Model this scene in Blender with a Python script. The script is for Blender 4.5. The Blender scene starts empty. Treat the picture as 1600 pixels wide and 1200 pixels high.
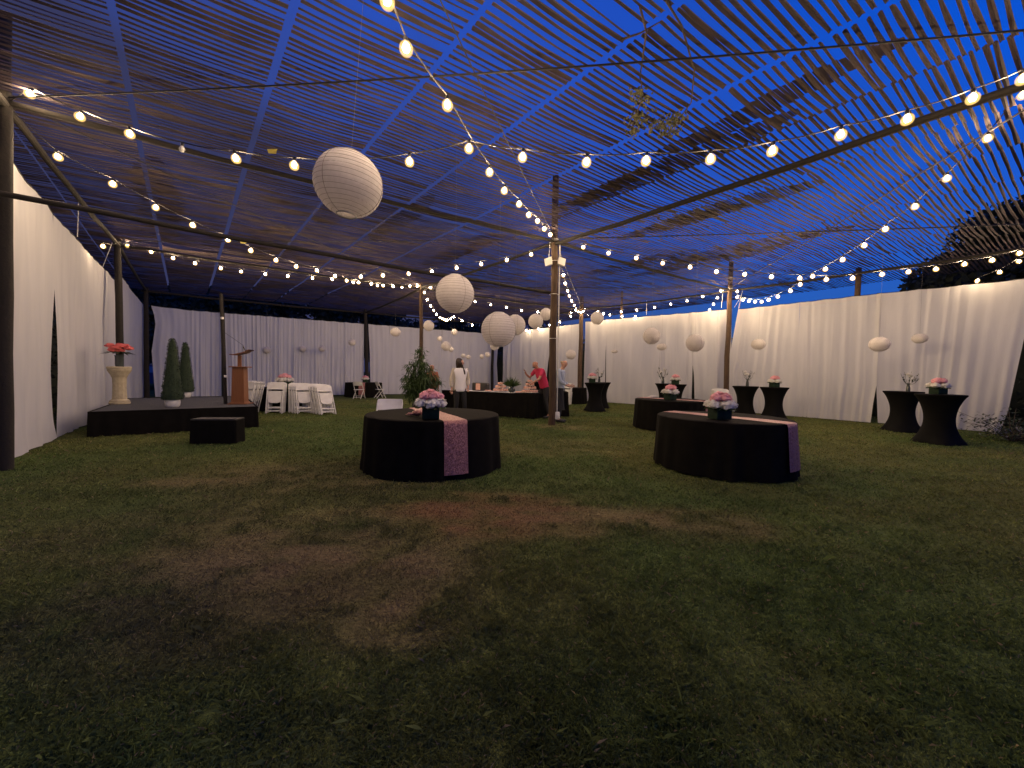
import bpy, bmesh, math, random
import numpy as np
from mathutils import Vector, Matrix, Euler
R_ = math.radians
random.seed(7); rng = np.random.default_rng(7)
S = bpy.context.scene
col = S.collection

# ------------------------------------------------------------------ camera
FPX, PITCH, ROLL, CH = 600.0, R_(1.5), R_(1.0), 1.35
cam = bpy.data.cameras.new('camera'); camo = bpy.data.objects.new('camera', cam); col.objects.link(camo)
cam.sensor_width = 36; cam.lens = FPX / 1600 * 36; cam.clip_start = 0.05; cam.clip_end = 3000
F = Vector((0, math.cos(PITCH), -math.sin(PITCH))); U = Vector((0, math.sin(PITCH), math.cos(PITCH))); X = Vector((1, 0, 0))
rt = X * math.cos(ROLL) + U * math.sin(ROLL); up = -X * math.sin(ROLL) + U * math.cos(ROLL)
camo.matrix_world = Matrix(((rt.x, up.x, -F.x, 0), (rt.y, up.y, -F.y, 0), (rt.z, up.z, -F.z, CH), (0, 0, 0, 1)))
S.camera = camo

# ------------------------------------------------------------------ dusk sky
EXPOSURE = 0.25
BULB = 1050.0
w = bpy.data.worlds.new('World'); S.world = w; w.use_nodes = True
nt = w.node_tree; nt.nodes.clear()
o = nt.nodes.new('ShaderNodeOutputWorld'); bg = nt.nodes.new('ShaderNodeBackground')
sky = nt.nodes.new('ShaderNodeTexSky'); sky.sky_type = 'NISHITA'; sky.sun_disc = False
sky.sun_elevation = R_(0.0); sky.sun_rotation = R_(-40); sky.ozone_density = 6.0; sky.dust_density = 1.0
tc = nt.nodes.new('ShaderNodeTexCoord'); sep = nt.nodes.new('ShaderNodeSeparateXYZ')
nt.links.new(tc.outputs['Generated'], sep.inputs[0])
# deep dusk blue overhead, thin violet cloud low down and to the left
tint = nt.nodes.new('ShaderNodeMix'); tint.data_type = 'RGBA'; tint.blend_type = 'MULTIPLY'; tint.inputs[0].default_value = 1
tint.inputs[7].default_value = (4.2, 12.0, 16.0, 1)
nt.links.new(sky.outputs[0], tint.inputs[6])
nz = nt.nodes.new('ShaderNodeTexNoise'); nz.inputs['Scale'].default_value = 1.6; nz.inputs['Detail'].default_value = 4
nt.links.new(tc.outputs['Generated'], nz.inputs[0])
m1 = nt.nodes.new('ShaderNodeMath'); m1.operation = 'MULTIPLY_ADD'; m1.inputs[1].default_value = -0.75; m1.inputs[2].default_value = 0.62
nt.links.new(sep.outputs['X'], m1.inputs[0])
m2 = nt.nodes.new('ShaderNodeMath'); m2.operation = 'MULTIPLY_ADD'; m2.inputs[1].default_value = -1.15; 
nt.links.new(sep.outputs['Z'], m2.inputs[0]); nt.links.new(m1.outputs[0], m2.inputs[2])
m3 = nt.nodes.new('ShaderNodeMath'); m3.operation = 'MULTIPLY_ADD'; m3.inputs[1].default_value = 1.0; 
nt.links.new(nz.outputs[0], m3.inputs[0]); nt.links.new(m2.outputs[0], m3.inputs[2])
cl = nt.nodes.new('ShaderNodeClamp'); nt.links.new(m3.outputs[0], cl.inputs[0])
mix = nt.nodes.new('ShaderNodeMix'); mix.data_type = 'RGBA'
nt.links.new(cl.outputs[0], mix.inputs[0]); nt.links.new(tint.outputs[2], mix.inputs[6])
mix.inputs[7].default_value = (0.28, 0.31, 0.84, 1)
nt.links.new(mix.outputs[2], bg.inputs[0]); bg.inputs[1].default_value = 0.11
nt.links.new(bg.outputs[0], o.inputs[0])
sl = bpy.data.lights.new('sun', 'SUN'); sl.energy = 0.02; sl.angle = R_(12); sl.color = (1, .86, .78)
slo = bpy.data.objects.new('sun', sl); col.objects.link(slo); slo.rotation_euler = (R_(86), 0, R_(140))
S.render.engine = 'CYCLES'
S.view_settings.view_transform = 'Standard'; S.view_settings.look = 'None'; S.view_settings.gamma = 1
S.view_settings.use_curve_mapping = False; S.view_settings.exposure = EXPOSURE
S.cycles.use_light_tree = True; S.cycles.sample_clamp_indirect = 3.0
S.cycles.max_bounces = 6; S.cycles.transparent_max_bounces = 24
S.render.resolution_x = 1024; S.render.resolution_y = 768

# ------------------------------------------------------------------ measuring helpers (photograph pixel -> point in the place)
def ray(px, py):
    x = (px - 800) / FPX; y = -(py - 600) / FPX
    return F + rt * x + up * y
def at_z(px, py, z):
    d = ray(px, py); return Vector((0, 0, CH)) + d * ((z - CH) / d.z)
def at_y(px, py, Y):
    d = ray(px, py); return Vector((0, 0, CH)) + d * (Y / d.y)
def on_line(px, A, B):            # ground point of a wall line A-B in pixel column px (near the horizon row)
    d = ray(px, 575); ax, ay = A[0], A[1]; bx, by = B[0] - ax, B[1] - ay
    det = d.x * (-by) + bx * d.y
    t = (ax * (-by) + bx * ay) / det
    return Vector((d.x * t, d.y * t, 0))
def on_plane(px, py, A, B):       # point of the vertical plane through A and B
    d = ray(px, py); n = Vector((B[1] - A[1], A[0] - B[0], 0)); c = Vector((0, 0, CH))
    t = n.dot(Vector((A[0], A[1], 0)) - c) / n.dot(d); return c + d * t

# ------------------------------------------------------------------ materials
def mat(name, base, rough=0.7, noise=None, nscale=20, bump=0.0, bscale=60, metal=0.0, spec=0.5, transl=0.0, stretch=None, attr=None, sheen=0):
    m = bpy.data.materials.new(name); m.use_nodes = True; t = m.node_tree; N = t.nodes; L = t.links
    b = N['Principled BSDF']; b.inputs['Base Color'].default_value = (*base, 1); b.inputs['Roughness'].default_value = rough
    b.inputs['Metallic'].default_value = metal; b.inputs['Specular IOR Level'].default_value = spec
    if sheen: b.inputs['Sheen Weight'].default_value = sheen
    c = N.new('ShaderNodeTexCoord'); mp = N.new('ShaderNodeMapping'); L.new(c.outputs['Object'], mp.inputs[0])
    if stretch: mp.inputs['Scale'].default_value = stretch
    csock = None
    if attr:
        a = N.new('ShaderNodeAttribute'); a.attribute_name = attr; csock = a.outputs['Color']
    if noise:
        n = N.new('ShaderNodeTexNoise'); n.inputs['Scale'].default_value = nscale; n.inputs['Detail'].default_value = 5
        L.new(mp.outputs[0], n.inputs[0])
        x = N.new('ShaderNodeMix'); x.data_type = 'RGBA'
        r = N.new('ShaderNodeMapRange'); r.inputs[1].default_value = .3; r.inputs[2].default_value = .7; L.new(n.outputs[0], r.inputs[0]); L.new(r.outputs[0], x.inputs[0])
        if attr:
            x.blend_type = 'MIX'; y = N.new('ShaderNodeMix'); y.data_type = 'RGBA'; y.blend_type = 'MULTIPLY'; y.inputs[0].default_value = 1
            x.inputs[6].default_value = (*base, 1); x.inputs[7].default_value = (*noise, 1)
            L.new(csock, y.inputs[6]); L.new(x.outputs[2], y.inputs[7]); csock = y.outputs[2]
        else:
            x.inputs[6].default_value = (*base, 1); x.inputs[7].default_value = (*noise, 1); csock = x.outputs[2]
    if csock: L.new(csock, b.inputs['Base Color'])
    if bump:
        n2 = N.new('ShaderNodeTexNoise'); n2.inputs['Scale'].default_value = bscale; n2.inputs['Detail'].default_value = 6; L.new(mp.outputs[0], n2.inputs[0])
        bm = N.new('ShaderNodeBump'); bm.inputs['Strength'].default_value = bump; bm.inputs['Distance'].default_value = .02
        L.new(n2.outputs[0], bm.inputs['Height']); L.new(bm.outputs[0], b.inputs['Normal'])
    if transl:
        tr = N.new('ShaderNodeBsdfTranslucent'); tr.inputs[0].default_value = (*base, 1)
        if csock: L.new(csock, tr.inputs[0])
        mx = N.new('ShaderNodeMixShader'); mx.inputs[0].default_value = transl
        L.new(b.outputs[0], mx.inputs[1]); L.new(tr.outputs[0], mx.inputs[2]); L.new(mx.outputs[0], N['Material Output'].inputs[0])
    return m
M = {}
M['drape'] = mat('white_drape', (.74, .74, .75), .85, noise=(.64, .65, .68), nscale=3, bump=.25, bscale=30, transl=.36, stretch=(1, 1, .15))
M['black_cloth'] = mat('black_cloth', (.0055, .0050, .0044), .9, noise=(.009, .0082, .0072), nscale=8, bump=.15, bscale=60, spec=.06)
M['black_spandex'] = mat('black_spandex', (.004, .004, .0045), .8, spec=.08, noise=(.006, .006, .006), nscale=5)
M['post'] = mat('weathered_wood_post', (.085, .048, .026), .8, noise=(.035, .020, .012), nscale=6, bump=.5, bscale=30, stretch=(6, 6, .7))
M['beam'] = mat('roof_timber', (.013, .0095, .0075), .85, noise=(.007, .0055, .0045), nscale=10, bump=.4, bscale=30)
M['wire'] = mat('dark_cable', (.015, .014, .014), .5)
M['net'] = mat('net_strip_fabric', (.070, .049, .052), .8, noise=(.034, .026, .030), nscale=3, transl=.25)
M['cord'] = mat('net_cord', (.05, .05, .07), .8)
M['socket'] = mat('socket_black', (.02, .02, .02), .4)
M['paper'] = mat('lantern_paper', (.84, .81, .80), .9, noise=(.76, .73, .72), nscale=14, bump=.3, bscale=90, transl=.5)
M['lwire'] = mat('lantern_wire', (.30, .26, .24), .7); M['thread'] = mat('thin_thread', (.10, .09, .09), .7)
M['white_plastic'] = mat('white_resin', (.70, .70, .68), .45, noise=(.60, .60, .58), nscale=9)
M['white_cloth'] = mat('white_linen', (.72, .71, .70), .9, bump=.2)
M['pvc'] = mat('grey_conduit', (.55, .54, .52), .5)
M['conc'] = mat('cream_stone', (.48, .42, .29), .8, noise=(.36, .31, .21), nscale=14, bump=.4, bscale=50)
M['lect'] = mat('orange_wood', (.21, .078, .025), .5, noise=(.16, .056, .018), nscale=7, stretch=(8, 8, 1))
M['carpet'] = mat('stage_carpet', (.06, .062, .07), .95, noise=(.04, .042, .048), nscale=40, bump=.5, bscale=200)
M['topiary'] = mat('topiary_leaf', (.018, .040, .016), .8, noise=(.010, .024, .010), nscale=30)
M['leaf'] = mat('bamboo_leaf', (.07, .12, .035), .6, noise=(.035, .07, .02), nscale=4, transl=.25)
M['darkleaf'] = mat('dark_leaf', (.045, .07, .03), .7, noise=(.02, .035, .015), nscale=2, transl=.2)
M['treeleaf'] = mat('tree_leaf', (.040, .050, .028), .8, noise=(.018, .026, .013), nscale=.8, transl=.2)
M['bark'] = mat('bark', (.08, .055, .04), .9, noise=(.04, .03, .02), nscale=6, bump=.6)
M['pink'] = mat('pink_petal', (.82, .36, .42), .7, noise=(.88, .55, .58), nscale=14, transl=.3)
M['white_petal'] = mat('white_petal', (.78, .76, .80), .7, noise=(.70, .70, .60), nscale=8, transl=.3)
M['coral'] = mat('coral_petal', (.80, .13, .14), .6, noise=(.85, .28, .25), nscale=14, transl=.3)
M['cake'] = mat('salmon_treat', (.75, .33, .24), .6, noise=(.85, .62, .5), nscale=40)
M['silver'] = mat('silver_tray', (.6, .6, .6), .25, metal=1)
M['glass_vase'] = mat('smoked_glass', (.05, .06, .06), .1)
M['vase_green'] = mat('leaf_lined_vase', (.010, .020, .012), .7, spec=.15, noise=(.02, .045, .025), nscale=12)
M['skin'] = mat('skin', (.50, .28, .20), .6); M['skin_dark'] = mat('tanned_skin', (.38, .19, .13), .6)
M['hair'] = mat('dark_hair', (.025, .014, .010), .5); M['hair_blond'] = mat('fair_hair', (.42, .34, .20), .6)
M['red'] = mat('red_polo', (.50, .022, .085), .8, bump=.2); M['blue_shirt'] = mat('pale_blue_shirt', (.36, .42, .52), .85, bump=.2)
M['top_white'] = mat('white_top', (.78, .77, .80), .85); M['cream'] = mat('cream_cardigan', (.52, .47, .40), .9, bump=.3)
M['trouser'] = mat('black_trousers', (.012, .012, .014), .85); M['navy'] = mat('navy_trousers', (.018, .022, .032), .85)
M['orange_shirt'] = mat('rust_shirt', (.36, .13, .07), .9); M['yellow'] = mat('yellow_tape', (.75, .62, .12), .6)
M['shoe'] = mat('black_shoe', (.01, .01, .01), .5)
M['car_blue'] = mat('dark_blue_paint', (.02, .04, .10), .35); M['car_glass'] = mat('car_glass', (.10, .22, .34), .1)
M['dark'] = mat('dark_box', (.02, .018, .018), .6)
def emis(name, c, s):
    m = bpy.data.materials.new(name); m.use_nodes = True; t = m.node_tree; t.nodes.clear()
    e = t.nodes.new('ShaderNodeEmission'); e.inputs[0].default_value = (*c, 1); e.inputs[1].default_value = s
    q = t.nodes.new('ShaderNodeOutputMaterial'); t.links.new(e.outputs[0], q.inputs[0]); return m
M['filament'] = emis('warm_filament', (1, .70, .41), BULB)
def halo_shell_mat():  # emissive shell fading towards its rim, imitates the glow halo round a lit bulb
    m = bpy.data.materials.new('bulb_halo_shell'); m.use_nodes = True; t = m.node_tree; t.nodes.clear()
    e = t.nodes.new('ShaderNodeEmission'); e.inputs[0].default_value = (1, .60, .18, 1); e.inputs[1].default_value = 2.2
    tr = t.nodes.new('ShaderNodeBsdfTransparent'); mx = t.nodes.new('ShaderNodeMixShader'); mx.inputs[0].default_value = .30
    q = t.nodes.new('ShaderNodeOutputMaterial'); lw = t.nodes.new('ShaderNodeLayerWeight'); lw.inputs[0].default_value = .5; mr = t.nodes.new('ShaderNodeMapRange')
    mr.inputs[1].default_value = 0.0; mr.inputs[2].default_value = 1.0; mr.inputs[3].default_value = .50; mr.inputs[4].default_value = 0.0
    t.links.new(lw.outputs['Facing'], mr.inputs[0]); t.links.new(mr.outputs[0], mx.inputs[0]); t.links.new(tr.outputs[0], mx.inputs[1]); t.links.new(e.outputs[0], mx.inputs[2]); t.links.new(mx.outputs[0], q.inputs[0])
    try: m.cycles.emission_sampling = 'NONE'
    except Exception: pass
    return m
M['bulb_halo_shell'] = halo_shell_mat()
def runner_mat():
    m = mat('rose_sequin', (.36, .16, .145), .5, noise=(.30, .13, .12), nscale=60, metal=.25, bump=.0)
    t = m.node_tree; N = t.nodes; L = t.links; b = N['Principled BSDF']
    c = N.new('ShaderNodeTexCoord'); v = N.new('ShaderNodeTexVoronoi'); v.inputs['Scale'].default_value = 130; L.new(c.outputs['Object'], v.inputs[0])
    s = N.new('ShaderNodeVectorMath'); s.operation = 'MULTIPLY_ADD'; s.inputs[1].default_value = (.9, .9, .9); s.inputs[2].default_value = (-.45, -.45, -.45)
    L.new(v.outputs['Color'], s.inputs[0]); g = N.new('ShaderNodeNewGeometry'); a = N.new('ShaderNodeVectorMath'); a.operation = 'ADD'
    L.new(g.outputs['Normal'], a.inputs[0]); L.new(s.outputs[0], a.inputs[1]); n = N.new('ShaderNodeVectorMath'); n.operation = 'NORMALIZE'; L.new(a.outputs[0], n.inputs[0])
    L.new(n.outputs[0], b.inputs['Normal']); return m
M['sequin'] = runner_mat()

# ------------------------------------------------------------------ mesh helpers
class MB:
    def __init__(s): s.v = []; s.f = []; s.mi = []; s.cur = 0
    def add(s, vs, fs):
        o = len(s.v); s.v += [tuple(p) for p in vs]; s.f += [tuple(i + o for i in f) for f in fs]; s.mi += [s.cur] * len(fs)
    def box(s, x0, x1, y0, y1, z0, z1, M4=None, bev=0.0):
        if bev:
            b = bev
            pr = [(x0+b, y0), (x1-b, y0), (x1, y0+b), (x1, y1-b), (x1-b, y1), (x0+b, y1), (x0, y1-b), (x0, y0+b)]
            pi = [(x0+b, y0+b)]*1
            cx, cy = (x0+x1)/2, (y0+y1)/2
            def ins(p): return (p[0] + (b if p[0] < cx else -b) * .7, p[1] + (b if p[1] < cy else -b) * .7)
            rings = [[(*ins(p), z0) for p in pr], [(*p, z0+b) for p in pr], [(*p, z1-b) for p in pr], [(*ins(p), z1) for p in pr]]
            vs = [p for r in rings for p in r]; fs = [tuple(range(7, -1, -1)), tuple(range(24, 32))]
            for r in range(3):
                for i in range(8): j = (i+1) % 8; fs.append((r*8+i, r*8+j, r*8+8+j, r*8+8+i))
        else:
            vs = [(x, y, z) for z in (z0, z1) for x, y in ((x0, y0), (x1, y0), (x1, y1), (x0, y1))]
            fs = [(3, 2, 1, 0), (4, 5, 6, 7), (0, 1, 5, 4), (1, 2, 6, 5), (2, 3, 7, 6), (3, 0, 4, 7)]
        if M4: vs = [M4 @ Vector(p) for p in vs]
        s.add(vs, fs)
    def tube(s, pts, r, n=8, r1=None, cap=True):
        pts = [Vector(p) for p in pts]; k = len(pts); rings = []
        for i, p in enumerate(pts):
            t = (pts[min(i+1, k-1)] - pts[max(i-1, 0)]).normalized()
            a = t.cross(Vector((0, 0, 1)) if abs(t.z) < .9 else Vector((1, 0, 0))).normalized(); b = t.cross(a)
            rr = r if r1 is None else r + (r1 - r) * i / (k - 1)
            if isinstance(r, (list, tuple)): rr = r[i]
            rings.append([p + a * rr * math.cos(2*math.pi*j/n) + b * rr * math.sin(2*math.pi*j/n) for j in range(n)])
        vs = [p for q in rings for p in q]; fs = []
        for i in range(k-1):
            for j in range(n): l = (j+1) % n; fs.append((i*n+j, i*n+l, i*n+n+l, i*n+n+j))
        if cap: fs += [tuple(range(n-1, -1, -1)), tuple(range((k-1)*n, k*n))]
        s.add(vs, fs)
    def lathe(s, prof, n=24, c=(0, 0, 0), cap=True, wob=None):
        vs = []; fs = []; k = len(prof)
        for i, (r, z) in enumerate(prof):
            for j in range(n):
                a = 2*math.pi*j/n; rr = r * (1 + (wob(a, i/(k-1)) if wob else 0))
                vs.append((c[0] + rr*math.cos(a), c[1] + rr*math.sin(a), c[2] + z))
        for i in range(k-1):
            for j in range(n): l = (j+1) % n; fs.append((i*n+j, i*n+l, i*n+n+l, i*n+n+j))
        if cap: fs += [tuple(range(n-1, -1, -1)), tuple(range((k-1)*n, k*n))]
        s.add(vs, fs)
    def ball(s, c, r, n=8, sq=(1, 1, 1)):
        prof = [(max(1e-4, r*math.sin(math.pi*i/n)), -r*math.cos(math.pi*i/n)) for i in range(n+1)]
        o = len(s.v); s.lathe(prof, n*2 - 4 if n > 5 else n+1, (0, 0, 0))
        for i in range(o, len(s.v)): p = s.v[i]; s.v[i] = (p[0]*sq[0]+c[0], p[1]*sq[1]+c[1], p[2]*sq[2]+c[2])
    def grid(s, P):      # P[i][j] points
        a, b = len(P), len(P[0]); vs = [p for r in P for p in r]
        s.add(vs, [(i*b+j, i*b+j+1, (i+1)*b+j+1, (i+1)*b+j) for i in range(a-1) for j in range(b-1)])
    def xform(s, M4): s.v = [tuple(M4 @ Vector(p)) for p in s.v]; return s
    def mesh(s, name, mats, smooth=True):
        me = bpy.data.meshes.new(name); me.from_pydata(s.v, [], s.f); me.update()
        for m in (mats if isinstance(mats, (list, tuple)) else [mats]): me.materials.append(m)
        me.polygons.foreach_set('use_smooth', [smooth]*len(s.f))
        if len(me.materials) > 1: me.polygons.foreach_set('material_index', s.mi)
        return me
    def build(s, name, mats, parent=None, smooth=False, loc=None, rot=None, auto=True):
        me = s.mesh(name, mats, smooth or auto)
        if auto and not smooth:
            try: me.set_sharp_from_angle(angle=R_(35))
            except Exception: pass
        return link(name, me, parent, loc, rot)
def link(name, me, parent=None, loc=None, rot=None):
    ob = bpy.data.objects.new(name, me); col.objects.link(ob)
    if parent: ob.parent = parent
    if loc is not None: ob.location = loc
    if rot is not None: ob.rotation_euler = rot
    return ob
def tag(ob, label=None, cat=None, group=None, kind=None):
    if label: ob['label'] = label
    if cat: ob['category'] = cat
    if group: ob['group'] = group
    if kind: ob['kind'] = kind
    return ob
def thing(name, label, cat, loc=(0, 0, 0), rz=0, group=None, rot=None):
    e = bpy.data.objects.new(name, None); col.objects.link(e); e.location = loc; e.rotation_euler = rot or (0, 0, rz)
    e.empty_display_size = .1
    return tag(e, label, cat, group)
def copy_tree(o_, parent=None, **kw):
    c = o_.copy(); col.objects.link(c); c.parent = parent
    for ch in o_.children: copy_tree(ch, c)
    return c
def np_mesh(name, V, Fq, m, smooth=False):
    me = bpy.data.meshes.new(name); V = np.asarray(V, np.float32); Fq = np.asarray(Fq, np.int32); k = Fq.shape[1]
    me.vertices.add(len(V)); me.vertices.foreach_set('co', V.ravel()); me.loops.add(Fq.size); me.loops.foreach_set('vertex_index', Fq.ravel())
    me.polygons.add(len(Fq)); me.polygons.foreach_set('loop_start', np.arange(0, Fq.size, k, dtype=np.int32)); me.polygons.foreach_set('loop_total', np.full(len(Fq), k, np.int32))
    me.polygons.foreach_set('use_smooth', np.full(len(Fq), smooth)); me.update(calc_edges=True); me.materials.append(m); return me
# value noise
_tab = rng.random((256, 256))
def vnoise(x, y, s):
    x = np.asarray(x) / s + 1000.3; y = np.asarray(y) / s + 1000.7
    xi = np.floor(x).astype(int); yi = np.floor(y).astype(int); fx = x - xi; fy = y - yi
    fx = fx*fx*(3-2*fx); fy = fy*fy*(3-2*fy)
    g = lambda a, b: _tab[a % 256, b % 256]
    return (g(xi, yi)*(1-fx)+g(xi+1, yi)*fx)*(1-fy) + (g(xi, yi+1)*(1-fx)+g(xi+1, yi+1)*fx)*fy
def fbm(x, y, s, o=4):
    a = 0; t = 0; k = 1.
    for i in range(o): a = a + vnoise(x + 37*i, y - 19*i, s) * k; t += k; k *= .55; s *= .5
    return a / t

# ------------------------------------------------------------------ ground
patches = [((760, 800), 1.1, .55, (.19, .105, .062), .85), ((1000, 820), 1.3, .4, (.19, .125, .078), .6), ((480, 745), 1.7, .9, (.17, .135, .070), .75),
           ((420, 830), 1.3, .7, (.155, .13, .068), .6), ((560, 860), 1.0, .5, (.18, .13, .085), .6), ((300, 960), .9, .5, (.085, .072, .045), .5),
           ((560, 900), .7, .35, (.18, .13, .085), .65), ((640, 960), .35, .25, (.18, .125, .08), .6), ((350, 900), .8, .4, (.155, .12, .078), .5),
           ((880, 668), .8, .6, (.22, .19, .10), .7), ((900, 700), 1.6, .9, (.16, .15, .07), .6), ((130, 1000), .9, .5, (.07, .062, .045), .4)]
PW = [(at_z(*p, 0), a, b, c, s) for p, a, b, c, s in patches]
def ground_col(x, y):
    n = fbm(x, y, 1.6); n2 = fbm(x*.7+9, y*1.4, .55, 3); n3 = vnoise(x, y, .14)
    g1 = np.array([.082, .120, .038]); g2 = np.array([.125, .142, .048])
    k = np.clip((n-.32)/.36, 0, 1)[:, None]; c = g1*(1-k) + g2*k
    for P, a, b, pc, s in PW:
        dx = (x - P.x)/a + (n2-.5)*1.5; dy = (y - P.y)/b + (n-.5)*1.7
        q = np.clip(1.15 - .62*(dx*dx+dy*dy), 0, 1)**1.5 * s * np.clip(.15+1.5*n3*n2*1.7, 0, 1); q = np.clip(q, 0, 1)[:, None]
        c = c*(1-q) + np.array(pc)*q
    c = c * (0.72 + .5*n2[:, None]) * (.85+.3*n3[:, None])
    return c
def set_col(me, c):
    a = me.color_attributes.new('soil', 'FLOAT_COLOR', 'POINT'); c4 = np.ones((len(c), 4), np.float32); c4[:, :3] = c; a.data.foreach_set('color', c4.ravel())
xs = np.concatenate([-np.geomspace(600, 20, 14), np.arange(-19, 17, .14), np.geomspace(17.2, 600, 14)])
ys = np.concatenate([-np.geomspace(300, 1.0, 14), np.arange(-.8, 9, .09), np.arange(9, 29, .2), np.geomspace(29.4, 900, 16)])
GX, GY = np.meshgrid(xs, ys); gx = GX.ravel(); gy = GY.ravel()
def gz(x, y): return (fbm(x, y, .5, 3)-.5)*.035 + (fbm(x, y, 3.5, 2)-.5)*.05
V = np.stack([gx, gy, gz(gx, gy)], 1); nx = len(xs); ny = len(ys)
i = np.arange(ny-1)[:, None]*nx + np.arange(nx-1)[None]; i = i.ravel(); Q = np.stack([i, i+1, i+nx+1, i+nx], 1)
M['soil'] = mat('lawn_soil', (.45, .45, .45), .95, noise=(1.05, 1.0, .9), nscale=26, bump=1.0, bscale=45, attr='soil', spec=.05)
M['grass'] = mat('grass_blade', (.8, .8, .8), .7, noise=(1.5, 1.4, 1.2), nscale=9, attr='soil', transl=.3, spec=.2)
me = np_mesh('lawn', V, Q, M['soil'], True); set_col(me, ground_col(gx, gy)); tag(link('lawn', me), 'patchy green lawn with brown trampled spots', None, None, 'structure')
# short blades
n = 420000
th = rng.uniform(R_(33), R_(147), n); rr = np.exp(rng.uniform(math.log(.9), math.log(19), n))
bx, by = rr*np.cos(th), rr*np.sin(th)
dens = fbm(bx, by, .35, 3); c = ground_col(bx, by); brown = c[:, 0] > c[:, 1]*1.02
keep = (dens > .16) & ~(brown & (rng.random(n) < .45)); bx, by, c, rr, brown = bx[keep], by[keep], c[keep], rr[keep], brown[keep]; n = len(bx)
h = rng.uniform(.010, .026, n) * (1 + .5*(rng.random(n) < .05)) * np.where(brown, .7, 1) * np.clip(.7+rr*.05, .7, 1.5) * (.45 + 1.25*fbm(bx+3, by, .16, 2)) * (1+1.6*(rng.random(n) < .004)); wd = .0016 + rr*.00045; a = rng.uniform(0, 2*math.pi, n); lean = rng.uniform(.2, 1.7, n)*h; la = rng.uniform(0, 2*math.pi, n)
z = gz(bx, by); dx, dy = np.cos(a)*wd, np.sin(a)*wd; lx, ly = np.cos(la)*lean, np.sin(la)*lean
B = np.stack([np.stack([bx-dx, by-dy, z-.004], 1), np.stack([bx+dx, by+dy, z-.004], 1), np.stack([bx+lx*.4+dx*.6, by+ly*.4+dy*.6, z+h*.65], 1), np.stack([bx+lx, by+ly, z+h*.9], 1)], 1).reshape(-1, 3)
me = np_mesh('grass', B, np.arange(n*4).reshape(-1, 4), M['grass']); cb = c * rng.uniform(.7, 1.5, (n, 1)); dry = rng.random(n) < .035; cb[dry] = np.array([.24, .20, .12]); set_col(me, np.repeat(cb, 4, 0))
tag(link('grass', me), 'short cropped lawn grass', 'grass', None, 'stuff')

# ------------------------------------------------------------------ posts and roof frame
RZ = 4.9
PT = dict(P00=(8, 150), P10=(867, 372), P20=(1141, 449), P01=(184, 375), P11=(658, 445), P21=(909, 479), P02=(228, 449), P12=(571, 484))
P = {k: at_z(*v, RZ) for k, v in PT.items()}
BASE = dict(P00=(10, 735), P10=(862, 664), P20=(1137, 645), P11=(658, 634), P21=(907, 628), P12=(573, 618))
for k, q in BASE.items():           # foot of each post, so leans are kept small
    b = at_z(*q, 0); g = P[k]; b = Vector((g.x + max(-.25, min(.25, b.x-g.x)), g.y + max(-.25, min(.25, b.y-g.y)), 0)); BASE[k] = b
for k in P: BASE.setdefault(k, Vector((P[k].x, P[k].y, 0)))
e1 = at_z(1600, 108, RZ); P['Q1'] = P['P10'] + (e1 - P['P10'])*1.12
e2 = at_z(1600, 378, RZ); P['Q2'] = P['P20'] + (e2 - P['P20'])*1.3
P['Q0'] = Vector((P['P00'].x + 4.8, P['P00'].y - 5.9, RZ)); P['P22'] = P['P21'] + Vector((-4.9, 6.15, 0))
for k in ('Q1', 'Q2', 'Q0', 'P22'): BASE[k] = Vector((P[k].x, P[k].y, 0))
BASE['P01'] = Vector((P['P01'].x+.1, P['P01'].y-.05, 0))
mid = on_plane(1341, 440, P['P20'], P['Q2']); mid = mid*1.06; P['MR'] = Vector((mid.x, mid.y, RZ)); BASE['MR'] = Vector((mid.x, mid.y, 0))
mid = on_plane(972, 460, P['P20'], P['P21']); mid = mid*1.04; P['MC'] = Vector((mid.x, mid.y, RZ)); BASE['MC'] = Vector((mid.x, mid.y, 0))
mid = on_plane(347, 470, P['P02'], P['P12']); P['ML'] = Vector((mid.x, mid.y, RZ)); BASE['ML'] = Vector((mid.x+.1, mid.y, 0))
def post(k, label, r, top, m='post', parts=True):
    b = BASE[k]; t = P[k]; d = (t - b); e = thing('wooden_post', label, 'post', b, group='round timber posts of the shade roof')
    n_ = 9; pts = [d*(top/RZ)*i/(n_-1) + Vector((math.sin(i*1.7)*.012, math.cos(i*2.1)*.012, 0))*(0 < i < n_-1) for i in range(n_)]; pts[0].z = -.1
    r = r*.86; mb = MB(); mb.tube(pts, [r*(1.08-.02*i) for i in range(n_)], 12); mb.build('shaft', M[m], e)
    mb = MB(); zz = d*(4.86/RZ)
    for q in range(3): mb.tube([zz + Vector((math.cos(a_)*r*1.02, math.sin(a_)*r*1.02, -.02*q)) for a_ in np.linspace(0, 2*math.pi, 12)], .006, 5, cap=False)
    mb.build('wire_binding', M['pvc'] if k in ('P10', 'P20') else M['wire'], e)
    return e
pc = post('P10', 'tall brown wooden centre post with flood lamps and white conduit', .105, 6.45)
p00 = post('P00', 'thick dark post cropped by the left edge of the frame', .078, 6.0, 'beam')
post('P20', 'post between two white drapes on the right wall, rising above the net', .105, 5.9)
post('P11', 'slim post directly behind the tall bamboo plant', .09, 5.0)
post('P21', 'far right wall post just right of the centre post, dark and wide', .13, 5.4)
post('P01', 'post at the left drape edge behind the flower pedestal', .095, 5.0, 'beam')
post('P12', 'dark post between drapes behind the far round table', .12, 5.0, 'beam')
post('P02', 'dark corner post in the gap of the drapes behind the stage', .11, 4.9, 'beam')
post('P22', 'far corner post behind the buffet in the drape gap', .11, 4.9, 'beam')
post('MR', 'post sticking up above the drapes at the far right wall', .10, 5.1)
post('MC', 'thin post top rising above the drape right of the far wall post', .07, 5.55)
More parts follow.
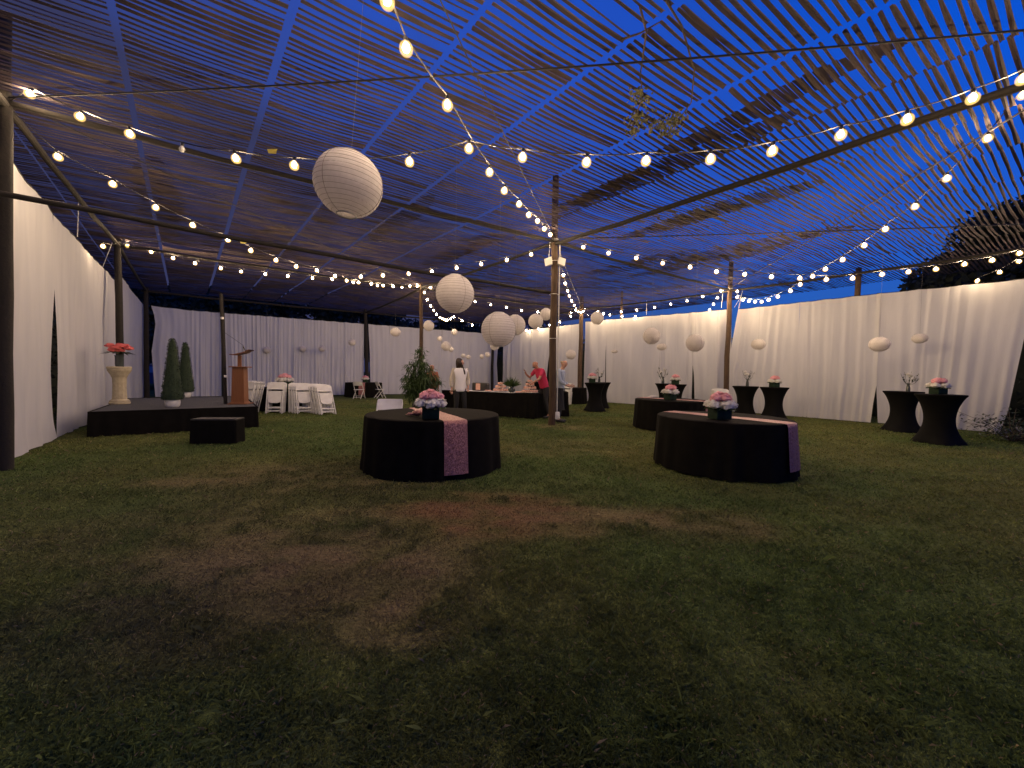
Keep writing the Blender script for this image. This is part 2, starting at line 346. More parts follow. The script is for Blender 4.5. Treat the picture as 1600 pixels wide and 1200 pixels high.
post('ML', 'dark post on the far wall behind the lectern', .09, 4.9, 'beam')
for k, l in (('Q1', 'post standing just outside the right edge near the camera'), ('Q2', 'post standing outside the right edge by the drape end'), ('Q0', 'post standing behind the camera')): post(k, l, .11, 5.3)
# short prop pole at the stage front
s0 = at_z(354, 662, 0); s1 = at_y(345, 459, s0.y)
e = thing('prop_pole', 'dark leaning pole standing at the front of the black stage', 'pole', s0)
mb = MB(); mb.tube([Vector((0, 0, -.05)), (s1-s0)*.5, s1-s0], .045, 10, .034); mb.build('shaft', M['beam'], e)
mb = MB()
for yy in (497, 588): p = at_y(347 + (yy-497)*.06, yy, s0.y-.05) - s0; mb.box(p.x-.03, p.x+.03, p.y-.02, p.y+.02, p.z-.03, p.z+.03, bev=.008)
mb.build('white_clip', M['white_cloth'], e)

def beam(A, B, r, label, z=None, over=.15, cat='beam', name='roof_beam'):
    A = Vector(A); B = Vector(B)
    if z is not None: A.z = z; B.z = z
    r *= .78; d = (B-A).normalized(); A = A - d*over; B = B + d*over; e = thing(name, label, cat, A, group='round timber beams under the net')
    k = 9; r = r*.85; mb = MB(); mb.tube([(B-A)*i/(k-1) + Vector((0, 0, -.05*math.sin(math.pi*i/(k-1)) + .012*math.sin(i*2.3))) for i in range(k)], r, 10); mb.build('pole', M['beam'], e); return e
beam(P['P00'], P['P10'], .062, 'upper left beam running from the near left post to the centre post', 4.82)
beam(BASE['P00'], BASE['P10'], .055, 'lower crossbar running from the near left post to the centre post', 3.52, over=.35)
beam(P['P10'], P['P20'], .058, 'beam from the centre post to the right wall post', 4.80)
beam(P['P10'], P['Q1'], .075, 'beam rising from the centre post to the upper right corner', 4.74)
beam(P['P20'], P['Q2'], .065, 'beam above the right drapes running out of the frame', 4.76)
beam(P['P10'], P['P11'], .06, 'beam from the centre post back to the post behind the bamboo', 4.78)
beam(P['P00'], P['P01'], .07, 'beam over the left drapes between the two left posts', 4.78)
beam(P['P01'], P['P11'], .06, 'beam from the pedestal post across to the bamboo post', 4.76)
beam(P['P11'], P['P21'], .06, 'beam from the bamboo post to the far right wall post', 4.76)
beam(P['P21'], P['P20'], .06, 'beam over the far right drapes towards the right wall post', 4.76)
beam(P['P01'], P['P02'], .07, 'dark beam over the left drapes towards the back corner', 4.78)
beam(P['P02'], P['P12'], .08, 'dark beam over the far drapes behind the stage', 4.74)
beam(P['P12'], P['P22'], .07, 'dark beam over the far drapes behind the far round table', 4.74)
beam(P['P11'], P['P12'], .07, 'beam from the bamboo post to the dark far post', 4.74)
beam(P['P22'], P['P21'], .07, 'short dark beam over the drapes behind the buffet', 4.74)
beam(P['P00'], P['Q0'], .07, 'beam leaving the near left post towards the camera side', 4.78)
beam(P['Q0'], P['Q1'], .07, 'beam behind the camera', 4.78)
beam(P['Q1'], P['Q2'], .07, 'beam outside the right edge of the frame', 4.78)
def cable(A, B, sag, r, label, z0=4.88, name='support_cable'):
    A = Vector((A.x, A.y, z0)); B = Vector((B.x, B.y, z0)); k = 15
    mb = MB(); mb.tube([(B-A)*(i/(k-1)) + Vector((0, 0, -sag*4*(i/(k-1))*(1-i/(k-1)))) for i in range(k)], r, 6)
    ob = mb.build(name, M['wire'], None); ob.location = A; return tag(ob, label, 'cable', 'tension cables under the net')
cable(P['P00'], P['Q1'], .10, .011, 'dark cable crossing the whole top of the picture')
cable(P['P10'], P['Q0'], .06, .008, 'dark cable from the centre post up to the top edge')
cable(P['P00'], P['P11'], .10, .009, 'dark cable from the near left post to the bamboo post')
cable(P['P01'], P['P10'], .05, .010, 'dark cable from the pedestal post to the centre post')
cable(P['P10'], P['Q2'], .04, .013, 'thin dark cable from the centre post to the right edge')
cable(P['P20'], P['Q1'], .03, .012, 'thin dark cable from the right wall post to the upper right')
cable(P['P20'], P['P11'], .05, .014, 'thin dark cable between the bamboo post and right wall post')
cable(P['P10'], P['P21'], .05, .012, 'thin dark cable behind the centre post')
cable(P['P02'], P['P11'], .05, .012, 'thin dark cable over the stage')

# ------------------------------------------------------------------ shade net of cut strips
u_ = Vector((.84, .543, 0)); v_ = Vector((-.648, .762, 0)); O = P['P10']
Mi = np.linalg.inv(np.array([[u_.x, v_.x], [u_.y, v_.y]]))
def uv(px, py): q = at_z(px, py, RZ); return Mi @ np.array([q.x-O.x, q.y-O.y])
dense = [(uv(1180, 180), .22, 1.3), (uv(1010, 280), .30, 2.0), (uv(935, 305), .22, 1.0), (uv(1120, 333), .35, 1.6), (uv(1055, 355), .3, 1.4), (uv(1150, 395), .5, 2.2), (uv(1090, 415), .4, 2.2),
         (uv(730, 390), .45, 1.4), (uv(700, 405), .4, 1.2), (uv(980, 420), .5, 2.0), (uv(520, 340), .3, 1.0), (uv(250, 330), .4, 2.4), (uv(620, 350), .25, 1.6), (uv(420, 390), .5, 2)]
seams = [-12.4, -10.9, -9.4, -7.95, -6.55, -5.1, -3.72, -2.2, -.75, .95, 2.3, 3.8, 5.2, 6.7, 8.1, 9.5, 10.9, 12.3]
gaps = {-9.4: .03, -7.95: .07, -6.55: .08, -5.1: .065, -3.72: .07, -2.2: .08, -.75: -.05, .95: .0, 2.3: -.02, 3.8: .0, 5.2: -.02, 6.7: .0, 8.1: 0, 9.5: 0}
net = thing('shade_net', 'large shade net of torn dark strips stretched overhead as roof', 'shade net', (O.x, O.y, RZ))
pitch = .090; rowsv = np.arange(-11.0, 16.5, pitch)
cands = []; NS = 11
def net_z(U_, V_): return .07 + (vnoise(U_, V_, 2.3)-.5)*.08 + (vnoise(U_+40, V_, .8)-.5)*.014
for pi in range(len(seams)-1):
    a = seams[pi] + gaps.get(seams[pi], .03)/2; b = seams[pi+1] - gaps.get(seams[pi+1], .03)/2; off = rng.uniform(0, pitch)*(seams[pi] < 0); sag = rng.uniform(.005, .03); strips = []
    left = np.clip((-seams[pi]-1.5)/6, 0, 1)
    for v0 in rowsv:
        if rng.random() < .012 and v0 < 3: continue
        t = np.linspace(0, 1, NS); Us = a + (b-a)*t; ph = rng.uniform(0, 6.28)
        Vs = v0 + off + rng.normal(0, .009) + .006*np.sin(t*3+ph) + (t-.5)*rng.normal(0, .010) + .010*(vnoise(Us, Us*0+v0, .8)-.5)
        wd = (.0205 + .004*left + rng.normal(0, .0025)) * (1 + .25*np.sin(t*9+ph*2)*rng.random()) ; wd = np.clip(wd, .012, .04)
        Z = net_z(Us, Vs) - sag*4*t*(1-t); tw = rng.normal(0, .2) + .2*np.sin(t*5+ph)
        Vv = np.stack([np.stack([Us, Vs - wd*np.cos(tw), Z - wd*np.sin(tw)-.006], 1), np.stack([Us, Vs, Z+.008], 1), np.stack([Us, Vs+wd*np.cos(tw), Z + wd*np.sin(tw)-.006], 1)], 1)  # NS,3,3
        W = np.empty_like(Vv); W[..., 0] = Vv[..., 0]*u_.x + Vv[..., 1]*v_.x; W[..., 1] = Vv[..., 0]*u_.y + Vv[..., 1]*v_.y; W[..., 2] = Vv[..., 2]
        c3 = W[NS//2, 1] + np.array([O.x, O.y, RZ-CH]); sc = None
        dep = c3[1]
        if dep > 2.5:
            sx = c3[0]/dep; sy = c3[2]/dep
            if abs(sx) < 1.35 and sy < 1.05: sc = np.linalg.norm(c3)
        strips.append((W.reshape(-1, 3), sc))
    cands.append((pi, a, b, sag, strips))
allc = sorted(s[1] for c_ in cands for s in c_[4] if s[1]); thr = allc[298]
Fs = []
for i in range(NS-1):
    for j in range(2): q = i*3+j; Fs.append((q, q+1, q+4, q+3))
Fs = np.array(Fs)
for pi, a, b, sag, strips in cands:
    rest = [s[0] for s in strips if not (s[1] and s[1] <= thr)]; near = [s[0] for s in strips if s[1] and s[1] <= thr]
    Vn = np.concatenate(rest); Fn = np.concatenate([Fs + k*NS*3 for k in range(len(rest))])
    ob = link('net_panel', np_mesh('net_panel', Vn, Fn, M['net']), net); ob['kind'] = 'stuff'
    for s_ in near: link('fabric_strip', np_mesh('fabric_strip', s_, Fs, M['net']), net)

# places where the net is doubled over: short extra strips lying between the long ones
PV = []; PF = []; kq = 0
for (c_, ru, rv) in dense:
    ru *= .9
    for vv in np.arange(c_[1]-rv*1.15, c_[1]+rv*1.15, pitch*.52):
        q = max(0, 1-((vv-c_[1])/(rv*1.15))**2)**.5; cu = c_[0] + .05*math.sin(vv*2.3); hw_ = ru*1.15*q*rng.uniform(.85, 1.1)
        if hw_ < .05: continue
        Us = np.linspace(cu-hw_, cu+hw_, 5); Vs = vv + rng.normal(0, .01) + (Us-cu)*rng.normal(0, .03); Z = net_z(Us, Vs) + .012 + rng.normal(0, .004); wd = rng.uniform(.017, .030)
        for du_ in (-1, 1):
            for q_ in range(5): PV.append((Us[q_]*u_.x + (Vs[q_]+du_*wd)*v_.x, Us[q_]*u_.y + (Vs[q_]+du_*wd)*v_.y, Z[q_] + du_*.004))
        PF += [(kq+q_, kq+q_+1, kq+q_+6, kq+q_+5) for q_ in range(4)]; kq += 10
ob = link('doubled_net', np_mesh('doubled_net', np.array(PV), np.array(PF), M['net']), net); ob['kind'] = 'stuff'

# ------------------------------------------------------------------ white drapes
LA, LB = Vector((P['P00'].x-.10, P['P00'].y-.02, 0)), Vector((P['P02'].x-.15, P['P02'].y-.05, 0))
FA, FB = Vector((P['P02'].x-.1, P['P02'].y+.30, 0)), Vector((P['P22'].x, P['P22'].y+.30, 0))
RA, RB = Vector((P['P22'].x+.2, P['P22'].y+.1, 0)), Vector((P['P21'].x+.25, P['P21'].y+.2, 0))
SA, SB = RB, Vector((P['P20'].x+.2, P['P20'].y+.2, 0))
TA, TB = SB, Vector((P['Q2'].x+.1, P['Q2'].y+.2, 0))
def curtain(pa, pb, label, z0=4.08, z1=4.08, folds=9, amp=.05, L=None, Rr=None, zb=.02, seed=0, push=0):
    r = random.Random(seed); W = (pb-pa).length; d = (pb-pa)/W; nrm = Vector((-d.y, d.x, 0)); nU = max(30, int(folds*9)); nV = 30
    fr = [(r.uniform(.6, 1.5)*folds, r.uniform(0, 6.28), r.uniform(.3, 1)) for _ in range(4)]; P_ = []
    pk = [(r.uniform(.05, .95), r.uniform(.008, .03), r.uniform(.5, 1.6)) for _ in range(max(2, int(folds*.8)))]
    for jv in range(nV+1):
        h_ = jv/nV; row = []
        l = L(h_) if L else 0; rr = Rr(h_) if Rr else 0
        for iu in range(nU+1):
            s = iu/nU; x = l + (W - rr - l)*s; zt = z0 + (z1-z0)*s - .02*abs(math.sin(s*folds*1.3)); z = zb + (zt-zb)*h_
            f = sum(math.sin(s*k*2*math.pi + p_ + (1-h_)*.6*math.sin(p_*3))*w_ for k, p_, w_ in fr)*.25
            a_ = amp*(.35 + .65*(1-h_)); y = f*a_
            for (c_, wd, st) in pk: y -= st*amp*.55*(.3+.7*(1-h_))*math.exp(-((s-c_-.01*math.sin(h_*4+c_*9))/wd)**2)
            y += .015*math.sin(h_*7+s*11+seed) + push*(1-h_)**2
            p = pa + d*x + nrm*y; row.append((p.x-pa.x, p.y-pa.y, z))
        P_.append(row)
    mb = MB(); mb.grid(P_); e = thing('white_drape', label, 'drape', pa, group='white fabric drapes hung round the enclosure')
    mb.build('fabric', M['drape'], e, smooth=True)
    mb = MB(); mb.tube([Vector(p) + Vector((0, 0, .01)) for p in P_[-1][::6]+[P_[-1][-1]]], .008, 5); mb.build('hanging_cable', M['wire'], e)
    return e
pw = lambda a: (lambda h_: np.interp(h_, [q[0] for q in a], [q[1] for q in a]))
def drape(A, B, x0, x1, label, **k): return curtain(on_line(x0, A, B), on_line(x1, A, B), label, **k)
drape(LA, LB, -40, 86, 'nearest left drape beside the cropped dark post', z0=4.34, z1=4.12, folds=6, amp=.045, seed=1, Rr=pw([(0, -.05), (.08, .13), (.3, .17), (.6, .06), (.72, 0), (1, 0)]))
drape(LA, LB, 87, 181, 'left drape between the dark slit and the pedestal post', z0=4.1, z1=4.02, folds=9, amp=.07, seed=2, L=pw([(0, .05), (.3, .05), (.7, 0), (1, 0)]))
drape(LA, LB, 191, 229, 'narrow bluish drape behind the flower pedestal', z0=4.35, z1=4.15, folds=6, amp=.08, seed=3, Rr=pw([(0, -.2), (.1, .15), (.4, .35), (.9, .1), (1, -.1)]))
drape(FA, FB, 237, 300, 'blue lit drape right behind the two topiary cones', folds=4, amp=.06, seed=4, L=pw([(0, .12), (.5, .0), (.8, .14), (.9, .1), (1, 0)]), z0=4.15)
drape(FA, FB, 300, 346, 'drape behind the stage left of the lectern', folds=5, amp=.08, seed=5)
drape(FA, FB, 351, 425, 'pleated drape right of the lectern behind the folded chairs', folds=10, amp=.13, seed=6, L=pw([(0, .1), (1, 0)]))
drape(FA, FB, 425, 484, 'heavily pleated drape behind the leaning white chairs', folds=9, amp=.15, seed=7)
drape(FA, FB, 484, 568, 'pleated drape left of the dark far post', folds=11, amp=.12, seed=8)
drape(FA, FB, 575, 608, 'smooth drape just right of the dark far post', folds=3, amp=.06, seed=9, L=pw([(0, .15), (.6, .1), (1, 0)]))
drape(FA, FB, 608, 690, 'pale drape behind the bamboo plant', folds=7, amp=.07, seed=10)
drape(FA, FB, 690, 779, 'pale drape behind the woman in the cream cardigan', folds=9, amp=.08, seed=11, Rr=pw([(0, .0), (.5, .15), (.9, .05), (1, -.2)]))
drape(RA, RB, 785, 829, 'drape behind the cupcake stands right of the corner gap', folds=6, amp=.08, seed=12, L=pw([(0, .05), (1, .1)]))
drape(RA, RB, 829, 862, 'drape behind the man in the red polo', folds=5, amp=.06, seed=13, Rr=pw([(0, .55), (.5, .3), (1, -.1)]))
drape(RA, RB, 864, 906, 'narrow drape between the centre post and the dark wall post', folds=5, amp=.05, seed=14)
drape(SA, SB, 913, 946, 'narrow drape right of the dark far wall post', folds=3, amp=.04, seed=15, z0=4.15, z1=4.15)
drape(SA, SB, 947, 1030, 'smooth cream drape behind the far cocktail tables', folds=6, amp=.04, seed=16, z0=4.15, z1=4.12, L=pw([(0, .06), (.5, -.02), (1, -.1)]))
drape(SA, SB, 1030, 1082, 'cream drape with a round lantern in front, left of the thin slit', folds=5, amp=.05, seed=17, z0=4.12, z1=4.1)
drape(SA, SB, 1083, 1141, 'cream drape left of the right wall post', folds=5, amp=.05, seed=18, z0=4.1, z1=4.1, L=pw([(0, .12), (.35, .04), (.5, -.05), (1, -.12)]))
drape(TA, TB, 1148, 1246, 'warm lit drape starting at the right wall post', folds=7, amp=.06, seed=19, z0=4.05, z1=4.05, L=pw([(0, -.35), (.4, -.32), (.5, -.22), (1, .05)]))
drape(TA, TB, 1246, 1371, 'wide drape behind the pair of middle cocktail tables', folds=7, amp=.07, seed=20, z0=4.05, z1=4.05, Rr=pw([(0, .10), (.15, .06), (.3, 0), (1, 0)]))
drape(TA, TB, 1372, 1605, 'widest drape behind the two nearest cocktail tables', folds=8, amp=.08, seed=21, z0=4.05, z1=4.0, Rr=pw([(0, .38), (.15, .26), (.6, .08), (1, -.1)]), push=.1, L=pw([(0, .03), (.3, -.03), (1, -.10)]))

# ------------------------------------------------------------------ string lights
def cyl_mesh():
    mb = MB(); mb.lathe([(.012, .045), (.017, .04), (.019, .0), (.016, -.012)], 10); return mb.mesh('socket', M['socket'])
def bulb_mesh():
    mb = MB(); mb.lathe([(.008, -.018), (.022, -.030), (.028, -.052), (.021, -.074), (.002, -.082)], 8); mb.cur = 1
    mb.lathe([(.015, .000), (.030, -.010), (.048, -.028), (.056, -.054), (.052, -.082), (.036, -.104), (.003, -.113)], 14); return mb.mesh('bulb', [M['filament'], M['bulb_halo_shell']])  # outer shell is oversized to carry the halo glow
def dead_mesh():
    mb = MB(); mb.lathe([(.012, 0), (.022, -.02), (.03, -.045), (.022, -.075), (.003, -.085)], 12); return mb.mesh('bulb', M['white_plastic'])
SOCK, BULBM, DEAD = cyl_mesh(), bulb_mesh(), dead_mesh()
DROP = .055
NB = 0
def strand(A, B, px, label, start=True, end=True, zA=4.8, zB=4.8, dead=()):
    global NB
    pts = [on_plane(x, y, A, B) for x, y in px]; A0 = Vector((A.x, A.y, zA)); B0 = Vector((B.x, B.y, zB))
    base = pts[0].copy(); e = thing('string_light', label, 'string lights', base, group='warm bulb strings under the net')
    path = ([A0] if start else []) + [p + Vector((0, 0, .085)) for p in pts] + ([B0] if end else [])
    fine = []
    for i in range(len(path)-1):
        a, b = path[i], path[i+1]; k = 4; L_ = (b-a).length
        for j in range(k): t = j/k; fine.append(a.lerp(b, t) - Vector((0, 0, min(.03, L_*.03)*4*t*(1-t))) - base)
    fine.append(path[-1]-base)
    mb = MB(); mb.tube(fine, .007, 5); mb.build('cable', M['wire'], e)
    for i, p in enumerate(pts):
        isd = i in dead
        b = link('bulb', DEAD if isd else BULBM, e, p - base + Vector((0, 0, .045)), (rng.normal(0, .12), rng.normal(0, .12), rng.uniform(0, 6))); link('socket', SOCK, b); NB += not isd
    return e
strand(P['P00'], P['Q1'], [(48, 146), (127, 182), (203, 209), (285, 233), (367, 246), (460, 257), (550, 258), (640, 251), (733, 231), (817, 244), (917, 253), (1010, 250), (1110, 247), (1208, 234), (1314, 209), (1417, 185), (1520, 152), (1600, 121)], 'sagging bulb string across the foreground with one unlit bulb', dead=(3,))
strand(P['Q0'], P['P10'], [(560, -90), (605, 0), (634, 75), (699, 163), (765, 268), (789, 297), (811, 318), (826, 335), (839, 345), (850, 357), (860, 366)], 'bulb string dropping from the top edge to the centre post')
strand(P['P00'], P['P01'], [(88, 244), (176, 287), (160, 384)][:2] + [], 'two bulbs beside the beam over the left drapes', end=False) if False else None
strand(P['P00'], P['P11'], [(88, 244), (176, 287), (244, 324), (300, 351), (355, 374), (392, 391), (432, 406), (463, 416), (495, 422), (524, 431), (541, 438), (560, 441), (580, 443), (598, 446), (614, 447), (640, 447)], 'long bulb string from the near left post to the bamboo post')
strand(P['P01'], P['P11'], [(200, 384), (236, 393), (271, 403), (305, 411), (345, 419), (377, 424), (415, 428), (449, 431), (488, 434), (519, 436), (552, 441), (590, 446), (628, 448), (652, 447)], 'bulb string along the beam from the pedestal post to the bamboo post', zA=4.8)
strand(P['P01'], P['P10'], [(564, 432), (599, 430), (638, 427), (675, 424), (714, 418), (752, 412), (792, 406), (830, 397), (866, 380)], 'bulb string rising to the centre post above the white lantern', start=False)
strand(P['P10'], P['Q2'], [(911, 386), (951, 395), (993, 403), (1035, 411), (1078, 417), (1119, 424), (1164, 428), (1205, 432), (1250, 434), (1291, 436), (1333, 434), (1378, 428), (1420, 424), (1462, 420), (1507, 412), (1551, 406), (1593, 395)], 'long low bulb string from the centre post out past the right edge')
strand(P['P20'], P['Q1'], [(1152, 455), (1152, 464), (1161, 468), (1171, 470), (1180, 471), (1190, 471), (1201, 468), (1215, 463), (1235, 454), (1250, 444), (1270, 431), (1290, 420), (1317, 405), (1350, 383), (1384, 357), (1431, 322), (1480, 278), (1544, 215), (1598, 148)], 'bulb string curving up from the right wall post to the upper right')
strand(P['P20'], P['P11'], [(1126, 454), (1121, 465), (1115, 475), (1109, 484)], 'four bulbs dropping behind the drape left of the right wall post', end=False)
strand(P['P20'], P['P21'], [(1098, 463), (1074, 470), (1048, 475), (1023, 480), (995, 485), (970, 487), (943, 490), (934, 487)], 'bulb string along the far right drape top')
strand(P['P20'], P['P22'], [(993, 495), (972, 494), (953, 492)], 'three bulbs just above the drape right of the far wall post', start=False, end=False)
strand(P['P10'], P['P21'], [(880, 430), (883, 443), (887, 454), (889, 462), (893, 470), (897, 477), (900, 484), (904, 487), (908, 488), (912, 486), (915, 481), (919, 492)], 'dense bulb string plunging behind the centre post to the far wall post')
strand(P['P11'], P['P12'], [(676, 449), (663, 458), (668, 468)], 'three bulbs right beside the bamboo post top', start=False, end=False) if False else None
strand(P['P11'], P['P22'], [(663, 457), (668, 468), (673, 478), (678, 485), (682, 491), (687, 496), (691, 498), (695, 500), (699, 500), (704, 498), (709, 495), (722, 501), (738, 508)], 'bulb string looping down beside the bamboo post', end=False)
strand(P['P11'], P['P21'], [(673, 449), (742, 471), (767, 476), (791, 480), (815, 485), (840, 487), (892, 494)], 'bulb string from the bamboo post past the two big lanterns')
strand(P['P22'], P['P21'], [(822, 516), (841, 513), (858, 508), (875, 503), (892, 488)], 'small bulb string along the drape top behind the centre post', start=False)
strand(P['P01'], P['P00'], [(160, 384)], 'single bulb beside the pedestal post top', end=False)
strand(P['MR'], P['Q2'], [(1528, 438), (1562, 425), (1592, 408)], 'three bulbs low in front of the dark tree at the right edge', start=False) 

# ------------------------------------------------------------------ paper lanterns
def lantern_meshes(n=40, ribs=17, seg=36):
    pr = []
    for i in range(n*1+1):
        t = i/n; a = .30 + (math.pi-.60)*t; q = abs(math.sin(t*ribs*math.pi)); r = .5*(1 - .030*(1-q)**1.5); pr.append((r*math.sin(a), -r*math.cos(a)))
    mb = MB(); mb.lathe(pr, seg, cap=False, wob=lambda a, t: .006*math.sin(a*3+t*9)); paper = mb.mesh('paper_shade', M['paper'])
    mb = MB(); r0 = .5*math.sin(.30); mb.tube([(r0*math.cos(a), r0*math.sin(a), 0) for a in np.linspace(0, 2*math.pi, 25)], .012, 5, cap=False)
    rims = mb.mesh('rim', M['white_plastic'])
    mb = MB()
    for k in range(3):
        a0 = k*2.1+.3
        mb.tube([(.499*math.sin(t)*math.cos(a0), .499*math.sin(t)*math.sin(a0), .499*math.cos(t)) for t in np.linspace(.30, math.pi-.30, 24)], .0045, 4, cap=False)
    for k in range(1, 17):
        t = .30 + (math.pi-.60)*k/17; mb.tube([(.4975*math.sin(t)*math.cos(a), .4975*math.sin(t)*math.sin(a), .4975*math.cos(t)+.004*math.sin(a*2+k)) for a in np.linspace(0, 2*math.pi, 33)], .0028, 4, cap=False)
    frame = mb.mesh('wire_frame', M['lwire'])
    return paper, rims, frame
LP = lantern_meshes()
ORD = 'lanterns hung from the roof'
def lantern(px, py, r, D, label, flat=1.0, top=None, rot=(0, 0, 0), Y=None):
    Y = Y or FPX*D/2/r; c = at_y(px, py, Y); e = thing('paper_lantern', label, 'lantern', c, group='white round paper lanterns', rot=(rot[0], rot[1], random.uniform(0, 6)))
    for nme, me in zip(('paper_shade', 'rim', 'wire_frame'), LP):
        ob = link(nme, me, e); ob.scale = (D, D, D*flat)
        if nme == 'rim':
            ob.location.z = .5*math.cos(.30)*D*flat; ob = link(nme, me, e, (0, 0, -.5*math.cos(.30)*D*flat)); ob.scale = (D, D, D*flat)
    zt = (top or min(4.85, c.z + 2.5)) - c.z
    mb = MB(); mb.tube([(0, 0, D*.46*flat), (0, 0, max(zt, D*.6))], .0014, 4); mb.build('hanging_string', M['thread'], e)
    return e
LN = [(545, 288, 50, .60, 'largest white paper lantern hanging at upper left, open ring below', .97),
 (711, 459, 29.5, .60, 'white paper lantern right of the bamboo post, above the woman', 1),
 (779, 515, 27, .60, 'low white paper lantern hanging above the grass plant on the buffet', 1),
 (805, 508, 16, .50, 'lantern half hidden behind the low lantern over the buffet', 1),
 (837, 502, 11.5, .45, 'pink tinted lantern left of the centre post, lower of the pair', 1),
 (853, 491, 9.5, .42, 'lantern touching the centre post, upper of the pair', 1),
 (933, 497, 10, .42, 'lantern at the drape top right of the dark far wall post', 1),
 (1018, 525, 13, .45, 'lantern against the cream drape, left of the thin slit lantern', 1),
 (1034, 542, 7.5, .33, 'small flat lantern just below right of a bigger one', .75),
 (1086, 536, 13.5, .45, 'lantern hanging above the slit in the cream drape', 1),
 (1185, 538, 10, .38, 'lantern on the warm drape right of the right wall post', .85),
 (1374, 538, 13, .42, 'lantern above left of the nearest cocktail tables, larger one', .9),
 (1437, 529, 9.5, .34, 'flattened lantern above the nearest cocktail tables, smaller one', .8),
 (892, 554, 8, .38, 'lantern between the centre post and the dark wall post', .95),
 (960, 549, 5, .26, 'tiny flat lantern on the drape above the far cocktail table', .6),
 (670, 509, 8.3, .40, 'lantern at drape top just right of the bamboo post', 1),
 (618, 519, 8, .42, 'lantern left of the bamboo post at the drape top', .85),
 (710, 519, 5, .32, 'small lantern under the lowest bulb loop', 1),
 (687, 529, 4.2, .28, 'small lantern over the bamboo plant, upper right', 1),
 (697, 541, 7.5, .40, 'lantern left of the woman, largest of a cluster of three', 1),
 (705, 546, 4, .26, 'small lantern nestled against a larger one left of the woman', 1),
 (724, 556, 4, .26, 'small lantern just above the head of the woman', .9),
 (732, 558, 4, .26, 'small lantern above right of the woman, touching another', .9),
 (753, 557, 3.8, .26, 'small lantern left of the buffet grass plant', 1),
 (762, 554, 4.2, .28, 'small lantern just below the low big lantern, left side', 1),
 (773, 541, 7, .40, 'cream lantern peeking out under the low big lantern', .9),
 (550, 535, 5.5, .36, 'bluish lantern just left of the dark far post', .95),
 (503, 545, 5, .34, 'bluish lantern behind the right end of the leaning chairs', .95),
 (473, 545, 5, .34, 'bluish lantern above the middle of the leaning chairs', .95),
 (417, 547, 5.5, .36, 'bluish lantern above the left end of the leaning chairs', .95)]
for k, (x, y, r, D, l, fl) in enumerate(LN): lantern(x, y, r, D, l, fl, rot=(0, 0, 0) if k else (R_(4), R_(-3), 0))

# ------------------------------------------------------------------ flowers
def petal_ball(mb, c, r, n, pr, rnd, dome=-.2):
    for k in range(n):
        z = rnd.uniform(dome, 1); a = rnd.uniform(0, 6.283); q = math.sqrt(max(0, 1-z*z)); nrm = Vector((q*math.cos(a), q*math.sin(a), z)); lay = rnd.uniform(.65, 1.0)
        p = Vector(c) + nrm*r*lay; t = nrm.cross(Vector((0, 0, 1))+Vector((rnd.uniform(-.4, .4), rnd.uniform(-.4, .4), 0))).normalized(); b = nrm.cross(t)
        s = pr*rnd.uniform(.7, 1.3); t = t*s; b = b*s; o_ = nrm*s*.45
        mb.add([p-t*.8-b*.3, p-b*.9+o_*.2, p+t*.8-b*.3, p+t*.7+b*.6+o_, p+b*.9+o_*1.3, p-t*.7+b*.6+o_], [(0, 1, 4, 5), (1, 2, 3, 4)])
def flower_meshes():
    r = random.Random(3); out = {}
    for nme, m in (('pink', 'pink'), ('white', 'white_petal'), ('coral', 'coral')):
        out[nme] = []
        for k in range(3):
            mb = MB(); mb.ball((0, 0, 0), .8, 6); petal_ball(mb, (0, 0, 0), 1, 90, .30, r, -.4); out[nme].append(mb.mesh('flower_head', M[m], smooth=False))
    return out
FM = flower_meshes()
def arrangement(loc, label, sc=1.0, rz=0, group='pink and white flower centrepieces'):
    e = thing('flower_centrepiece', label, 'flowers', loc, rz, group); s = sc
    mb = MB(); a = .085*s; hh = .13*s
    mb.box(-a, a, -a, a, 0, hh, bev=.006); mb.build('square_vase', M['vase_green'], e)
    k = 0
    for (x, y, z, r, c) in [(-.10, -.05, .155, .062, 'white'), (.0, -.10, .15, .062, 'white'), (.10, -.04, .155, .062, 'white'), (-.05, .10, .155, .06, 'white'), (.08, .08, .16, .06, 'white'), (.045, -.085, .17, .05, 'white'),
                            (-.055, -.02, .225, .062, 'pink'), (.02, -.05, .235, .06, 'pink'), (.075, .0, .22, .058, 'pink'), (.0, .05, .235, .06, 'pink'), (-.005, .0, .25, .055, 'pink')]:
        ob = link('flower_head', FM[c][k % 3], e, (x*s, y*s, z*s), (0, 0, k*1.3)); ob.scale = (r*s, r*s, r*s*.85); k += 1
    mb = MB(); rnd = random.Random(5)
    for k in range(14):
        a_ = k*.45; mb.add([(.07*s*math.cos(a_), .07*s*math.sin(a_), .12*s), (.15*s*math.cos(a_+.2), .15*s*math.sin(a_+.2), .12*s), (.16*s*math.cos(a_), .16*s*math.sin(a_), .10*s)], [(0, 1, 2)])
    mb.build('leaves', M['leaf'], e); return e
